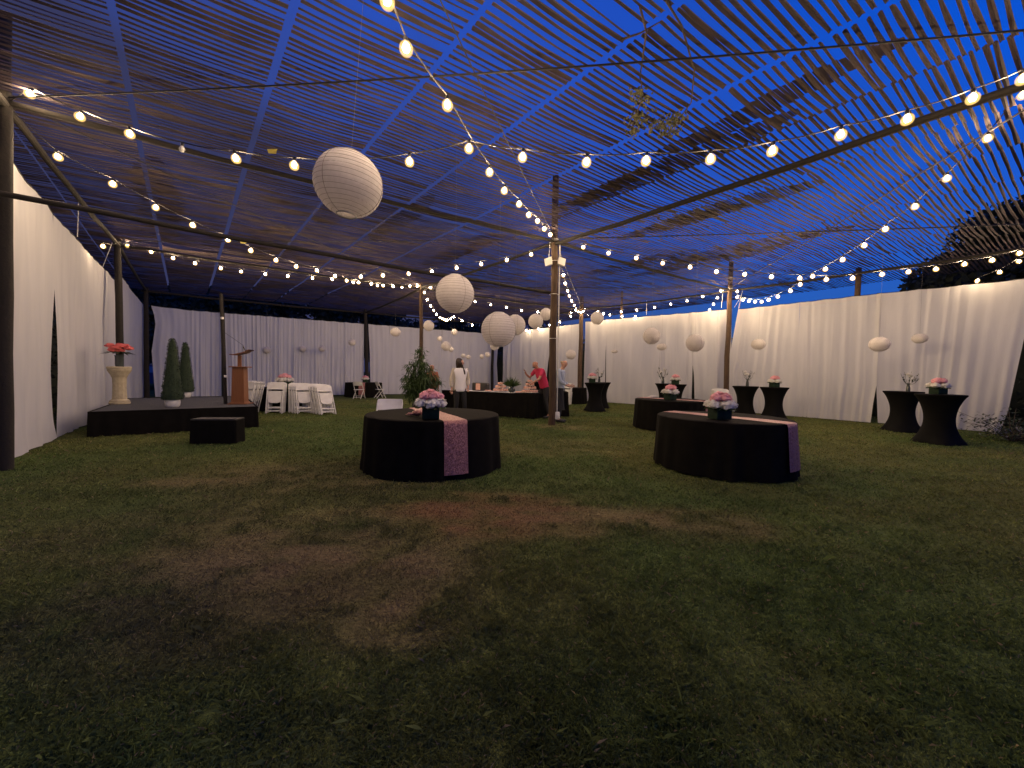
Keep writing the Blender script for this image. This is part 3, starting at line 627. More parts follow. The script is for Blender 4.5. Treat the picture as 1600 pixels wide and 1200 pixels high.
def sprig_vase(loc, label, sc=1.0, kind=0):
    e = thing('bud_vase', label, 'vase', loc, 0, 'slim vases of white sprigs'); rnd = random.Random(int(loc[0]*100))
    mb = MB(); mb.lathe([(.035*sc, 0), (.032*sc, .08*sc), (.02*sc, .14*sc), (.026*sc, .17*sc)], 14); mb.build('vase', M['glass_vase'], e)
    st = MB(); lf = MB()
    for k in range(9):
        a = rnd.uniform(0, 6.28); l = rnd.uniform(.05, .16)*sc; tp = Vector((l*math.cos(a), l*math.sin(a), rnd.uniform(.26, .42)*sc)); st.tube([(0, 0, .12*sc), tp*.6, tp], .003*sc, 4)
        for q in range(7):
            p = tp*rnd.uniform(.55, .9) ; b = Vector((rnd.uniform(-1, 1), rnd.uniform(-1, 1), rnd.uniform(-.3, .6))).normalized()*.05*sc; t = b.cross(Vector((0, 0, 1))).normalized()*.016*sc
            lf.add([p, p+b*.5+t, p+b, p+b*.5-t], [(0, 1, 2, 3)])
    st.build('stem', M['darkleaf'], e); lf.build('leaves', M['darkleaf'], e)
    for k in range(3): ob = link('flower_head', FM['white'][k], e, (rnd.uniform(-.06, .06)*sc, rnd.uniform(-.06, .06)*sc, rnd.uniform(.27, .36)*sc)); ob.scale = (.032*sc,)*3
    return e

# ------------------------------------------------------------------ tables
def round_table(c, Rr, label, seed=0, H_=.75, group='round tables under black cloths'):
    e = thing('round_table', label, 'table', (c[0], c[1], 0), 0, group); r = random.Random(seed)
    mb = MB(); mb.lathe([(Rr-.012, H_-.03), (Rr-.012, H_-.006)], 40); mb.build('tabletop', M['white_plastic'], e)
    ph = [(r.choice([9, 11, 13, 15, 17]), r.uniform(0, 6.28), r.uniform(.4, 1)) for _ in range(4)]
    def wob(a, t):
        q = sum(math.sin(a*k+p_)*w_ for k, p_, w_ in ph)*.25
        return (q + .35*math.sin(a*23+2*math.sin(a*3+ph[0][1]))*(.5+.5*math.sin(a*5+ph[1][1])))*.062*max(0, (t-.2)/.8)**1.1
    pr = [(.02, H_+.004), (Rr*.5, H_+.004), (Rr*.9, H_+.004), (Rr-.01, H_+.003), (Rr+.003, H_-.006), (Rr+.008, H_-.03), (Rr+.012, H_-.12), (Rr+.022, H_-.3), (Rr+.032, H_-.5), (Rr+.045, .10), (Rr+.05, .012)]
    mb = MB(); mb.lathe(pr, 180, wob=wob, cap=False); mb.f.append(tuple(range(180))); mb.mi.append(0); mb.build('tablecloth', M['black_cloth'], e, smooth=False); return e
def runner(c, Rr, ang, wdt, label, d0=.5, d1=.62, H_=.75, side=1):
    # sequin strip across the table and down both sides
    e = thing('table_runner', label, 'table runner', (c[0], c[1], 0), ang, 'rose sequin runners'); hw = wdt/2
    xe = math.sqrt(Rr*Rr - hw*hw*.3) + .014
    path = [(-xe-.05, H_-d0), (-xe-.035, H_-d0*.5), (-xe-.012, H_-.05), (-xe-.002, H_-.002), (-xe+.03, H_+.009)] + [(x, H_+.010+.0015*math.sin(x*23)) for x in np.linspace(-xe+.12, xe-.12, 14)] + [(xe-.03, H_+.009), (xe+.004, H_-.002), (xe+.016, H_-.05), (xe+.038, H_-d1*.5), (xe+.062, H_-d1)]
    P_ = []
    for k, (x, z) in enumerate(path):
        row = []
        for j in range(9):
            t = (j/8-.5)*2; xx = x
            if abs(x) > Rr*.9: xx = x - math.copysign((Rr - math.sqrt(max(0, Rr*Rr-(t*hw)**2))) * 1.0, x)
            row.append((xx + .004*math.sin(j*1.9+k), t*hw*(1+.012*math.sin(k*1.7)), z + .002*math.sin(j*2.2+k)))
        P_.append(row)
    mb = MB(); mb.grid(P_); mb.build('sequin_cloth', M['sequin'], e, smooth=True); return e
T1 = (-1.14, 5.62); T2 = (3.22, 5.86); T3 = (4.2, 10.1)
round_table(T1, .945, 'front left round table under floor length black cloth', 1)
round_table(T2, .92, 'front right round table under floor length black cloth', 2)
round_table(T3, .90, 'round black table half hidden behind the front right one', 3)
def ang_px(c, p0, p1): a = at_z(*p0, .76); b = at_z(*p1, .76); return math.atan2(b.y-a.y, b.x-a.x)
runner(T1, .945, R_(-62), .31, 'rose sequin runner hanging down the front left table', d0=.3, d1=.66)
runner(T2, .92, R_(-55), .34, 'rose sequin runner on the front right table, flap at its right', d0=.3, d1=.62)
runner(T3, .90, R_(-46), .34, 'rose sequin runner on the half hidden middle table', d0=.3, d1=.6)
# bunched roll of the runner cloth lying on table one
q = at_z(652, 650, .76); mb = MB(); mb.ball((0, 0, .04), .07, 8, (1, .8, .6)); mb.ball((-.09, .01, .022), .045, 7, (1.4, .8, .5)); mb.ball((.03, .03, .045), .045, 7, (1, 1, .7))
for i_, v0 in enumerate(mb.v): mb.v[i_] = (v0[0]*(1+.12*math.sin(v0[2]*160)), v0[1]*(1+.12*math.sin(v0[0]*120)), v0[2])
tag(mb.build('folded_cloth', M['sequin'], None, smooth=True, loc=(q.x, q.y, .762)), 'crumpled rose sequin fabric beside the vase on the front left table', 'cloth')
q = at_z(673, 654, .76); arrangement((q.x, q.y, .764), 'pink and white flowers in a dark square vase on the front left table', 1.25, .2)
q = at_z(1124, 655, .76); arrangement((q.x, q.y, .764), 'pink and white flowers on the front right table', 1.3, .1)
q = at_z(1047, 625, .76); arrangement((q.x, q.y, .764), 'pink topped flowers on the half hidden middle table', 1.3, .4)
mb = MB(); q = at_z(1018, 621, .76); 
for k in range(5): mb.box(-.12+.03*k, .02+.03*k, -.05, .05, .012*k, .012*k+.01)
tag(mb.build('napkins', M['white_cloth'], None, loc=(q.x, q.y, .764)), 'small white folded napkins on the half hidden middle table', 'napkins')
# far round table and the table the folded chairs lean on
T4 = (-7.95, 20.6); T5 = (-7.75, 13.2)
round_table(T4, .92, 'far round table with two open white chairs by the dark post', 4)
round_table(T5, .92, 'black round table behind the leaning folded chairs', 5)
runner(T4, .92, R_(-75), .3, 'salmon runner hanging between the two open chairs', d0=.3, d1=.6)
arrangement((T4[0]+.12, T4[1]-.1, .764), 'pink and white flowers on the far round table by the dark post', 1.25)
arrangement((T5[0]+.0, T5[1]-.1, .764), 'pink flowers peeking over the leaning white chairs', 1.6)

def cocktail(c, label, Rr=.40, H_=1.07):
    e = thing('cocktail_table', label, 'cocktail table', (c[0], c[1], 0), random.uniform(0, 1.5), 'black spandex cocktail tables')
    pr = [(.001, H_), (Rr*.6, H_), (Rr-.01, H_), (Rr, H_-.008), (Rr-.002, H_-.03)]
    for i in range(1, 25):
        t = i/25; a = Rr - (Rr-.235)*(math.sin(math.pi*t)**.75)*(.93+.07*t); pr.append((a, H_-.03-(H_-.07)*t))
    pr += [(Rr*.98, .03), (Rr*1.0, .008)]
    n_ = 48
    def wob(a, t):     # four stretched feet: square-ish pull towards the ground
        k = max(0, (t-.45)/.55); return .10*k*math.cos(4*a)*k
    mb = MB(); mb.lathe(pr[:4], n_, cap=False); mb.build('top_cover', M['black_spandex'], e)
    mb = MB(); mb.lathe(pr[3:], n_, cap=False, wob=wob); mb.build('stretch_skirt', M['black_spandex'], e, smooth=True)
    mb = MB()
    for k in range(4): a = k*math.pi/2; mb.lathe([(.03, 0), (.03, .02)], 10, (Rr*1.04*math.cos(a), Rr*1.04*math.sin(a), 0))
    mb.build('foot', M['black_spandex'], e); return e
CT = [((9.22, 8.32), 'nearest cocktail table at far right with pink flowers'), ((10.3, 10.15), 'cocktail table left behind the nearest one, with dark sprigs'),
      ((8.6, 12.6), 'middle cocktail table with pink flowers, right of its pair'), ((8.1, 13.4), 'middle cocktail table with white sprigs, left of its pair'),
      ((5.2, 14.1), 'cocktail table with pink flowers behind the half hidden round table'), ((4.9, 15.6), 'cocktail table with dark sprigs at the cream drape'),
      ((2.95, 14.7), 'cocktail table standing right of the leaning chairs by the wall post'), ((3.45, 16.2), 'cocktail table hidden behind the one near the wall post'),
      ((.55, 14.8), 'cocktail table peeking out left of the man in red')]
def fix(px, Y): p = at_y(px, 600, Y); return (p.x, p.y)
CT[4] = (fix(1055, 14.6), CT[4][1]); CT[5] = (fix(1040, 15.6), CT[5][1]); CT[6] = (fix(930, 14.6), CT[6][1]); CT[7] = (fix(939, 16.0), CT[7][1]); CT[8] = (fix(838, 14.5), CT[8][1])
CT[0] = (fix(1470, 8.35), CT[0][1]); CT[1] = (fix(1412, 10.2), CT[1][1]); CT[2] = (fix(1210, 12.4), CT[2][1]); CT[3] = (fix(1165, 13.3), CT[3][1])
for c, l in CT: cocktail(c, l)
def top(i, dx=0, dy=0): return (CT[i][0][0]+dx, CT[i][0][1]+dy, 1.073)
arrangement(top(0, -.05), 'reddish pink flowers on the nearest cocktail table', 1.2)
sprig_vase(top(1, .02, -.1), 'dark sprigs in a slim vase behind the nearest cocktail table', 1.25)
arrangement(top(2), 'pink and white flowers on the right middle cocktail table', 1.25)
sprig_vase(top(3, 0, -.1), 'white bud sprigs on the left middle cocktail table', 1.4)
arrangement(top(4, .0), 'pink flowers on the table behind the half hidden round table', 1.25)
sprig_vase(top(5, -.15, -.1), 'feathery sprigs in a dark vase by the cream drape', 1.6)
arrangement(top(6, -.12), 'pink flowers on the cocktail table by the leaning chairs', 1.25)
sprig_vase(top(6, .15, 0), 'thin pale sprigs beside pink flowers near the wall post', 1.4)

# ------------------------------------------------------------------ chairs
def chair_open():
    e = thing('folding_chair', '', 'chair')
    W = .22
    for s in (-1, 1):
        mb = MB(); mb.tube([(s*W, -.22, 0), (s*W, -.02, .40), (s*W, .16, .76), (s*W*.96, .175, .82)], .016, 8); mb.build('leg', M['white_plastic'], e)
        mb = MB(); mb.tube([(s*(W-.035), .24, 0), (s*(W-.035), -.10, .43)], .015, 8); mb.build('leg', M['white_plastic'], e)
    mb = MB(); P_ = []
    mb.box(-.19, .19, -.20, .19, .43, .455, bev=.012); mb.build('seat', M['white_plastic'], e)
    mb = MB()
    a_ = []
    for z, y in ((.64, .115), (.72, .15), (.80, .18), (.84, .19)):
        a_.append([(x, y + .03*(1-(x/.22)**2), z) for x in np.linspace(-.22, .22, 9)])
    mb.grid(a_); mb.grid([[(p[0], p[1]+.014, p[2]) for p in r][::-1] for r in a_]); mb.build('backrest', M['white_plastic'], e)
    mb = MB(); mb.tube([(-W, -.16, .12), (W, -.16, .12)], .01, 6); mb.tube([(-W+.035, .19, .07), (W-.035, .19, .07)], .01, 6); mb.build('rung', M['white_plastic'], e); return e
def chair_folded():
    # folded flat in the x-z plane, back at +y, feet at z=0
    e = thing('folding_chair', '', 'chair'); W = .215
    for s in (-1, 1):
        mb = MB(); mb.box(s*W-.016, s*W+.016, -.016, .012, 0, .90, bev=.006); mb.build('leg', M['white_plastic'], e)
        mb = MB(); mb.box(s*(W-.045)-.014, s*(W-.045)+.014, .012, .034, .04, .62, bev=.006); mb.build('leg', M['white_plastic'], e)
    mb = MB(); n_ = 9
    rows = [[(x, -.02 - .006*(1-(x/.23)**2), z + (-.045*max(0, abs(x)/.225-.72)/.28 if z > .95 else 0)) for x in np.linspace(-.225, .225, 11)] for z in (.76, .82, .90, .96, .985)]
    mb.grid(rows); mb.grid([[(p[0], p[1]+.03, p[2]) for p in r][::-1] for r in rows])
    for zi in (0, -1):
        r = rows[zi]; mb.add(r + [(p[0], p[1]+.03, p[2]) for p in r], [(k, k+1, k+12, k+11) for k in range(10)])
    mb.build('backrest', M['white_plastic'], e)
    mb = MB(); out = [(-.185, .70), (.185, .70), (.18, .42), (.14, .355), (.07, .335), (-.07, .335), (-.14, .355), (-.18, .42)]
    f0 = [(x, -.028, z) for x, z in out]; f1 = [(x, .0, z) for x, z in out]; mb.add(f0+f1, [tuple(range(7, -1, -1)), tuple(range(8, 16))] + [(k, (k+1) % 8, 8+(k+1) % 8, 8+k) for k in range(8)]); mb.build('seat', M['white_plastic'], e)
    mb = MB(); mb.box(-W, W, -.012, .006, .17, .195); mb.box(-W+.05, W-.05, .014, .03, .08, .10); mb.build('rung', M['white_plastic'], e); return e
CO, CF = chair_open(), chair_folded(); usedO = usedF = False
def put(proto_used, proto, loc, rot, label, group):
    c = proto if not proto_used else copy_tree(proto)
    c.location = loc; c.rotation_euler = rot; tag(c, label, 'chair', group); return c
def yaw(dx, dy): return math.atan2(dy, dx)
q = at_y(607, 620, 7.0); put(False, CO, (q.x, q.y, 0), (0, 0, R_(8)), 'white chair behind the front left table, only its backrest showing', 'open white folding chairs')
q = at_z(561, 619, 0); put(True, CO, (fix(561, 19.0)[0], 19.0, 0), (0, 0, R_(178)), 'open white chair at the far round table, left of the salmon runner', 'open white folding chairs')
put(True, CO, (fix(594, 19.6)[0], 19.6, 0), (0, 0, R_(130)), 'open white chair at the far round table, turned sideways', 'open white folding chairs')
ords = ['outermost', 'second', 'third', 'fourth', 'fifth', 'sixth', 'seventh', 'eighth', 'ninth']
def leaning_stack(tc, ang, n_, d_out, tilt, what, grp, sp=.055, fan=0.0, lat=0.0):
    """chairs leaning radially on something at tc; ang = direction from tc to the stack; outermost last"""
    global usedF
    for k in range(n_):
        a = R_(ang) + fan*(k-(n_-1)/2); dr = Vector((math.cos(a), math.sin(a), 0)); side = Vector((-dr.y, dr.x, 0)); r0 = d_out + sp*k*1.15
        p = Vector((tc[0], tc[1], 0)) + dr*r0 + side*(lat + random.uniform(-.015, .015))
        rz = math.atan2(-dr.x, dr.y) + math.pi   # local -y faces outward (dr)
        m4 = Matrix.Rotation(rz, 4, 'Z') @ Matrix.Rotation(-R_(tilt + random.uniform(-1, 1)), 4, 'X')
        put(usedF, CF, p, m4.to_euler(), '%s folded white chair of %s' % (ords[n_-1-k], what), grp); usedF = True
G = 'folded white chairs leaning on the round table'
leaning_stack(T5, 196, 4, 1.12, 13, 'the stack half hidden behind the lectern', G)
leaning_stack(T5, 252, 6, 1.13, 13, 'the stack next to the lectern', G, lat=-.12)
leaning_stack(T5, 287, 8, 1.13, 13, 'the middle stack under the pink flowers', G, sp=.05, lat=.0)
leaning_stack((T5[0]+.75, T5[1]-.1), 318, 9, .95, 24, 'the right hand stack, tilted most', G, sp=.10, lat=-.05)
leaning_stack((T5[0]+.3, T5[1]), 305, 6, 1.1, 20, 'the slanting group between middle and right stacks', G, sp=.09, fan=.03)
wp = fix(1131, 12.6); leaning_stack((wp[0]+.1, wp[1]+1.15), 262, 6, 1.0, 8, 'the white stack behind the front right flowers', 'folded white chairs stacked by the right drape')
wp = fix(893, 17.4); leaning_stack((wp[0]+.1, wp[1]+.9), 205, 4, .75, 14, 'the far stack right of the centre post, left part', 'folded white chairs by the dark wall post', sp=.09)
leaning_stack((wp[0]+.15, wp[1]+.9), 245, 4, .75, 14, 'the far stack right of the centre post, front part', 'folded white chairs by the dark wall post', sp=.09)
round_table((wp[0]+.15, wp[1]+.95), .7, 'white chairs\' support table, black, by the far wall post', 9, group='round tables under black cloths')['label'] = 'black table behind the far folded chairs right of the centre post'

# ------------------------------------------------------------------ stage
FL = at_z(137, 684, 0); FR = at_z(403, 668, 0); du = (FR-FL); SW = du.length; du.normalize(); dv = Vector((-du.y, du.x, 0)); SD = 4.3; SH = .49
srz = math.atan2(du.y, du.x)
st = thing('stage', 'low black skirted stage with grey carpet top in the left corner', 'stage', FL, srz)
mb = MB(); mb.box(.03, SW-.03, .03, SD-.03, SH-.03, SH, bev=.01); mb.build('deck', M['carpet'], st)
mb = MB(); per = []; step = .04
def edge(a, b):
    n_ = max(2, int((Vector(b)-Vector(a)).length/step)); return [Vector(a).lerp(Vector(b), i/n_) for i in range(n_)]
loop = edge((0, 0), (SW, 0)) + edge((SW, 0), (SW, SD)) + edge((SW, SD), (0, SD)) + edge((0, SD), (0, 0)); cc = Vector((SW/2, SD/2))
rows = []
for z, k in ((SH-.034, 0), (SH-.2, .5), (.01, 1)):
    rows.append([(p.x + (p.x-cc.x)/SW*.03*k + .018*k*math.sin(i*.9+math.sin(i*.13)*3), p.y + (p.y-cc.y)/SD*.03*k + .018*k*math.cos(i*.9+math.sin(i*.17)*3), z) for i, p in enumerate(loop)])
for r in rows: r.append(r[0])
mb.grid(rows); mb.build('skirt', M['black_cloth'], st, smooth=True)
mb = MB(); mb.box(0, SW, 0, .03, SH-.036, SH+.003); mb.box(0, SW, SD-.03, SD, SH-.036, SH+.003); mb.box(0, .03, .03, SD-.03, SH-.036, SH+.003); mb.box(SW-.03, SW, .03, SD-.03, SH-.036, SH+.003); mb.build('edge_trim', M['black_cloth'], st)
sp_ = at_z(333, 694, 0); e = thing('step_box', 'black draped step box in front of the stage', 'step', sp_, R_(8))
mb = MB(); mb.box(-.37, .37, 0, .30, .42, .45, bev=.008); mb.build('tread', M['dark'], e)
mb = MB(); lp = edge((-.37, 0), (.37, 0)) + edge((.37, 0), (.37, .30)) + edge((.37, .30), (-.37, .30)) + edge((-.37, .30), (-.37, 0))
mb.grid([[(p.x*s, (p.y-.2)*s+.2 + .006*math.sin(i*1.2), z) for i, p in enumerate(lp+[lp[0]])] for s, z in ((1.0, .422), (1.01, .2), (1.03, .01))]); mb.build('drape', M['black_cloth'], e, smooth=True)

def on_stage(px, py): p = at_z(px, py, SH); return (p.x, p.y, SH+.003)
# lectern
q = on_stage(375, 631); e = thing('lectern', 'orange wooden lectern with raised reading top on the stage', 'lectern', q, R_(14))
mb = MB(); mb.box(-.21, .21, -.20, .20, 0, .05, bev=.008); mb.box(-.26, .30, -.24, .24, -.0, .02); mb.build('base', M['lect'], e)
mb = MB(); pr = [(-.20, -.17, .20, .17), (-.165, -.14, .165, .14)]
mb.add([(-.185, -.16, .05), (.185, -.16, .05), (.185, .16, .05), (-.185, .16, .05), (-.16, -.14, .90), (.16, -.14, .90), (.16, .14, .90), (-.16, .14, .90)], [(3, 2, 1, 0), (4, 5, 6, 7), (0, 1, 5, 4), (1, 2, 6, 5), (2, 3, 7, 6), (3, 0, 4, 7)]); mb.build('body', M['lect'], e)
mb = MB(); mb.box(-.235, .27, -.2, .2, .90, .925, bev=.006); mb.build('shelf', M['lect'], e)
mb = MB(); mb.box(-.055, .04, -.03, .03, .925, 1.20); mb.build('neck', M['lect'], e)
mb = MB(); P_ = [[(x, y, 1.20 + (.0 if x < -.1 else (.09*((x+.1)/.42))) + (.03 if x > .2 else 0)) for x in np.linspace(-.22, .33, 9)] for y in (-.18, .18)]
mb.grid(P_); mb.grid([[(p[0], p[1], p[2]+.022) for p in r][::-1] for r in P_]); 
for r in (P_[0], P_[1]): mb.add(r + [(p[0], p[1], p[2]+.022) for p in r], [(k, k+1, k+10, k+9) for k in range(8)])
mb.build('reading_board', M['lect'], e)
mb = MB(); mb.tube([(.09, 0, .93), (.09, 0, 1.45)], .008, 6); mb.build('microphone_stand', M['wire'], e)
mb = MB(); mb.tube([(.09, 0, 1.45), (-.2, .0, 1.62), (-.42, 0, 1.74)], .004, 5); mb.tube([(.09, 0, 1.43), (.16, -.02, 1.32)], .013, 8); mb.build('microphone', M['wire'], e)
e.scale = (.76, .85, 1)
# pedestal with coral flowers
q = on_stage(187, 631); e = thing('pedestal', 'cream stone column pedestal at the left of the stage', 'pedestal', q, .2)
mb = MB(); mb.lathe([(.235, 0), (.24, .03), (.22, .05), (.225, .07), (.20, .09), (.17, .11)], 28); mb.build('base', M['conc'], e)
mb = MB(); mb.lathe([(.165, .11), (.155, .20), (.15, .45), (.155, .58), (.165, .62)], 40, wob=lambda a, t: .025*math.cos(a*12), cap=False); mb.build('shaft', M['conc'], e)
mb = MB(); mb.lathe([(.165, .62), (.18, .64), (.19, .67), (.235, .74), (.26, .78), (.255, .81), (.275, .82), (.275, .86), (.25, .87)], 28, wob=lambda a, t: .03*math.cos(a*8)*(.3 < t < .7)); mb.build('capital', M['conc'], e); e.scale = (.78, .78, 1)
e = thing('flower_vase', 'coral red blooms with spiky leaves in a glass vase on the pedestal', 'flowers', (q[0], q[1], q[2]+.872))
mb = MB(); mb.lathe([(.07, 0), (.075, .05), (.075, .22), (.085, .26)], 18); mb.build('vase', M['glass_vase'], e)
rnd = random.Random(4); lf = MB()
for k in range(22):
    a = rnd.uniform(0, 6.28); l = rnd.uniform(.2, .42); dr = Vector((math.cos(a), math.sin(a), 0)); sd = Vector((-dr.y, dr.x, 0))*.03; b0 = Vector((0, 0, .27)); p1 = b0+dr*l*.5+Vector((0, 0, .07)); p2 = b0+dr*l+Vector((0, 0, rnd.uniform(-.02, .06)))
    lf.add([b0, p1+sd, p2, p1-sd], [(0, 1, 2, 3)])
lf.build('leaves', M['darkleaf'], e)
for k in range(9): a = k*.7; ob = link('flower_head', FM['coral'][k % 3], e, (.17*math.cos(a)*(k > 0)*(.6+.5*(k % 2)), .12*math.sin(a)*(k > 0), .38+.05*(k % 3))); ob.scale = (.085, .085, .06)
def topiary(loc, h_, r_, label):
    e = thing('topiary', label, 'topiary', loc, random.uniform(0, 3), 'cone topiaries on the stage')
    mb = MB(); mb.lathe([(.10, 0), (.125, .03), (.135, .10), (.128, .16), (.135, .17), (.11, .175)], 24); mb.build('pot', M['conc'] if False else M['white_plastic'], e)
    mb = MB(); rnd = random.Random(int(h_*100)); mb.lathe([(r_*.9, .165), (r_*.95, .25), (r_*.62, h_*.55), (r_*.34, h_*.9), (r_*.22, h_*.96), (.01, h_)], 22)
    for k in range(2600):
        t = rnd.random()**1.2; z = .17 + (h_-.17)*t; r0 = np.interp(z, [.165, .25, h_*.55, h_*.9, h_*.97, h_], [r_*.9, r_, r_*.68, r_*.38, r_*.26, .02]); a = rnd.uniform(0, 6.28)
        p = Vector((r0*math.cos(a), r0*math.sin(a), z)); d1 = Vector((rnd.uniform(-1, 1), rnd.uniform(-1, 1), rnd.uniform(-1, 1)))*.02; d2 = Vector((rnd.uniform(-1, 1), rnd.uniform(-1, 1), rnd.uniform(-1, 1)))*.02
        mb.add([p, p+d1+Vector((math.cos(a), math.sin(a), .3))*.014, p+d2], [(0, 1, 2)])
    ob = mb.build('foliage', M['topiary'], e, auto=False); return e
topiary(on_stage(270, 636), 1.50, .185, 'taller front cone topiary in a cream pot on the stage')
topiary(on_stage(290, 621), 1.62, .20, 'rear cone topiary partly behind the front one')
q = on_stage(322, 619); mb = MB(); mb.box(-.1, .1, -.04, .04, 0, .012); tag(mb.build('paper_sheet', M['white_cloth'], None, loc=q), 'small white paper lying on the stage', 'paper')
# cable trailing from the rear of stage
# ------------------------------------------------------------------ bamboo plant
q = at_y(655, 640, 12.9); e = thing('bamboo_plant', 'tall leafy bamboo plant left of the buffet', 'plant', (q.x, q.y, 0))
mb = MB(); mb.lathe([(.17, 0), (.21, .05), (.24, .30), (.23, .32), (.2, .31)], 20); mb.build('pot', M['dark'], e)
rnd = random.Random(11); lf = MB(); stems = []
for k in range(22):
    a = rnd.uniform(0, 6.28); top_h = rnd.uniform(.75, 1.75); sp = rnd.uniform(.2, .70); tip = Vector((math.cos(a)*sp, math.sin(a)*sp, top_h)); 
    if k < 2: tip = Vector((.12*k-.06, .05, 2.2-.1*k))
    base = Vector((math.cos(a)*.1, math.sin(a)*.1, .3)); pts = [base.lerp(tip, t) + Vector((0, 0, .12*math.sin(math.pi*t))) for t in np.linspace(0, 1, 6)]
    mb = MB(); mb.tube(pts, .011, 5, .004); stems.append(mb)
    for j in range(170):
        t = rnd.uniform(.12, 1)**.85; p = base.lerp(tip, t) + Vector((0, 0, .12*math.sin(math.pi*t))); p = p + Vector((rnd.gauss(0, .09), rnd.gauss(0, .09), rnd.gauss(0, .05))) * (1.6-t)
        dr = Vector((rnd.uniform(-1, 1), rnd.uniform(-1, 1), rnd.uniform(-.9, .35))).normalized()*rnd.uniform(.13, .26); sd = dr.cross(Vector((0, 0, 1))).normalized()*.019
        lf.add([p, p+dr*.35+sd, p+dr*.75+sd*.6-Vector((0, 0, .015)), p+dr-Vector((0, 0, .045)), p+dr*.75-sd*.6-Vector((0, 0, .015)), p+dr*.35-sd], [(0, 1, 2, 5), (5, 2, 3, 4)])
sm = MB()
for k, s_ in enumerate(stems): s_.build('stem', M['leaf'], e)
ob = lf.build('foliage', M['leaf'], e, auto=False); ob['kind'] = 'stuff'

# ------------------------------------------------------------------ buffet
BL = at_z(690, 643, 0); BR = at_z(834, 655, 0); bd = (BR-BL); BLn = bd.length; bz = math.atan2(bd.y, bd.x)
def box_table(loc, rz, L_, W_, label, seed=1, H_=.75, ext=0):
    e = thing('buffet_table', label, 'table', loc, rz); mb = MB(); mb.box(.02, L_-.02, .02, W_-.02, H_-.04, H_-.01); mb.build('tabletop', M['white_plastic'], e)
    lp = edge((0, 0), (L_, 0)) + edge((L_, 0), (L_, W_)) + edge((L_, W_), (0, W_)) + edge((0, W_), (0, 0)); lp.append(lp[0]); c2 = Vector((L_/2, W_/2)); rows = []
    for z, k in ((H_, -.02), (H_-.012, 0), (H_-.12, .06), (.4, .4), (.01, 1)):
        rows.append([(p.x + math.copysign(.03*max(0, k), p.x-c2.x) + .02*max(0, k)*math.sin(i*.8+math.sin(i*.21)*2+seed), p.y + math.copysign(.05*max(0, k), p.y-c2.y) + .025*max(0, k)*math.sin(i*.75+math.sin(i*.15)*3), z) for i, p in enumerate(lp)])
    mb = MB(); mb.grid(rows); mb.box(0.003, L_-.003, 0.003, W_-.003, H_-.008, H_+.001); mb.build('tablecloth', M['black_cloth'], e); return e
box_table((BL.x, BL.y, 0), bz, BLn, .76, 'long black clothed buffet table with food behind the front left table')
def on_buf(t, w_=.38, z=.755): p = Matrix.Rotation(bz, 3, 'Z') @ Vector((t*BLn, w_, 0)); return (BL.x+p.x, BL.y+p.y, z)
p2 = on_buf(1.0, .9); box_table((p2[0]-.5, p2[1]+.15, 0), bz+R_(28), 1.2, .7, 'second black clothed table under the hands of the man in red', 3, H_=.80)
mb = MB(); mb.box(.1, BLn*.78, .06, .70, 0, .006); ob = mb.build('white_table_topper', M['white_cloth'], None, loc=(BL.x, BL.y, .754), rot=(0, 0, bz)); tag(ob, 'white lace cloth laid along the top of the buffet', 'cloth')
def tiers(loc, n_, r0, label, sq=False, seed=0, gold=False):
    e = thing('cupcake_stand', label, 'cake stand', loc, .3, 'tiered stands of treats'); rnd = random.Random(seed); z = .02; mb = MB(); mb.lathe([(.012, 0), (.012, .11*n_+.03)], 8); mb.lathe([(.07, 0), (.06, .012)], 16); mb.build('spindle', M['silver'], e)
    for k in range(n_):
        r = r0*(1-k/(n_+.6)); mb = MB(); mb.lathe([(r, z), (r, z+.008)], 24); mb.build('tier_plate', M['white_plastic'], e)
        mb = MB(); cnt = max(3, int(2*math.pi*(r-.03)/.062))
        for j in range(cnt): a = 2*math.pi*j/cnt; c3 = ((r-.035)*math.cos(a), (r-.035)*math.sin(a)); mb.lathe([(.018, z+.008), (.026, z+.045), (.028, z+.05), (.02, z+.068), (.004, z+.08)], 8, (*c3, 0))
        ob = mb.build('treats', M['cake'], e); z += .105
    return e
tiers(on_buf(.60, .40, .765), 3, .26, 'wide salmon tiered treat stand left of the grass plant', seed=1)
tiers(on_buf(.905, .36, .765), 4, .27, 'pointed salmon tiered treat stand right of the grass plant', seed=2)
q = on_buf(.745, .22, .762); e = thing('grass_plant', 'spiky green grass plant in a dark round pot on the buffet', 'plant', q)
mb = MB(); mb.lathe([(.06, 0), (.10, .04), (.11, .10), (.08, .17), (.07, .18)], 18); mb.build('pot', M['glass_vase'], e)
rnd = random.Random(8); mb = MB()
for k in range(260):
    a = rnd.uniform(0, 6.28); l = rnd.uniform(.25, .42); el = rnd.uniform(.25, 1.5); d1 = Vector((math.cos(a)*math.cos(el), math.sin(a)*math.cos(el), math.sin(el)))*l; s_ = Vector((-math.sin(a), math.cos(a), 0))*.006; b0 = Vector((0, 0, .17)); mb.add([b0-s_, b0+s_, b0+d1*.6+s_, b0+d1-Vector((0, 0, .03))], [(0, 1, 2, 3)])
mb.build('blades', M['leaf'], e, auto=False)
q = on_buf(.37, .45, .762); e = thing('picture_box', 'dark display box with a small pink print on the buffet', 'box', q, bz)
mb = MB(); mb.box(-.30, .30, -.12, .12, 0, .27, bev=.03); mb.build('case', M['dark'], e); mb = MB(); mb.box(-.12, .06, -.128, -.122, .03, .25); mb.build('print', M['cake'], e)
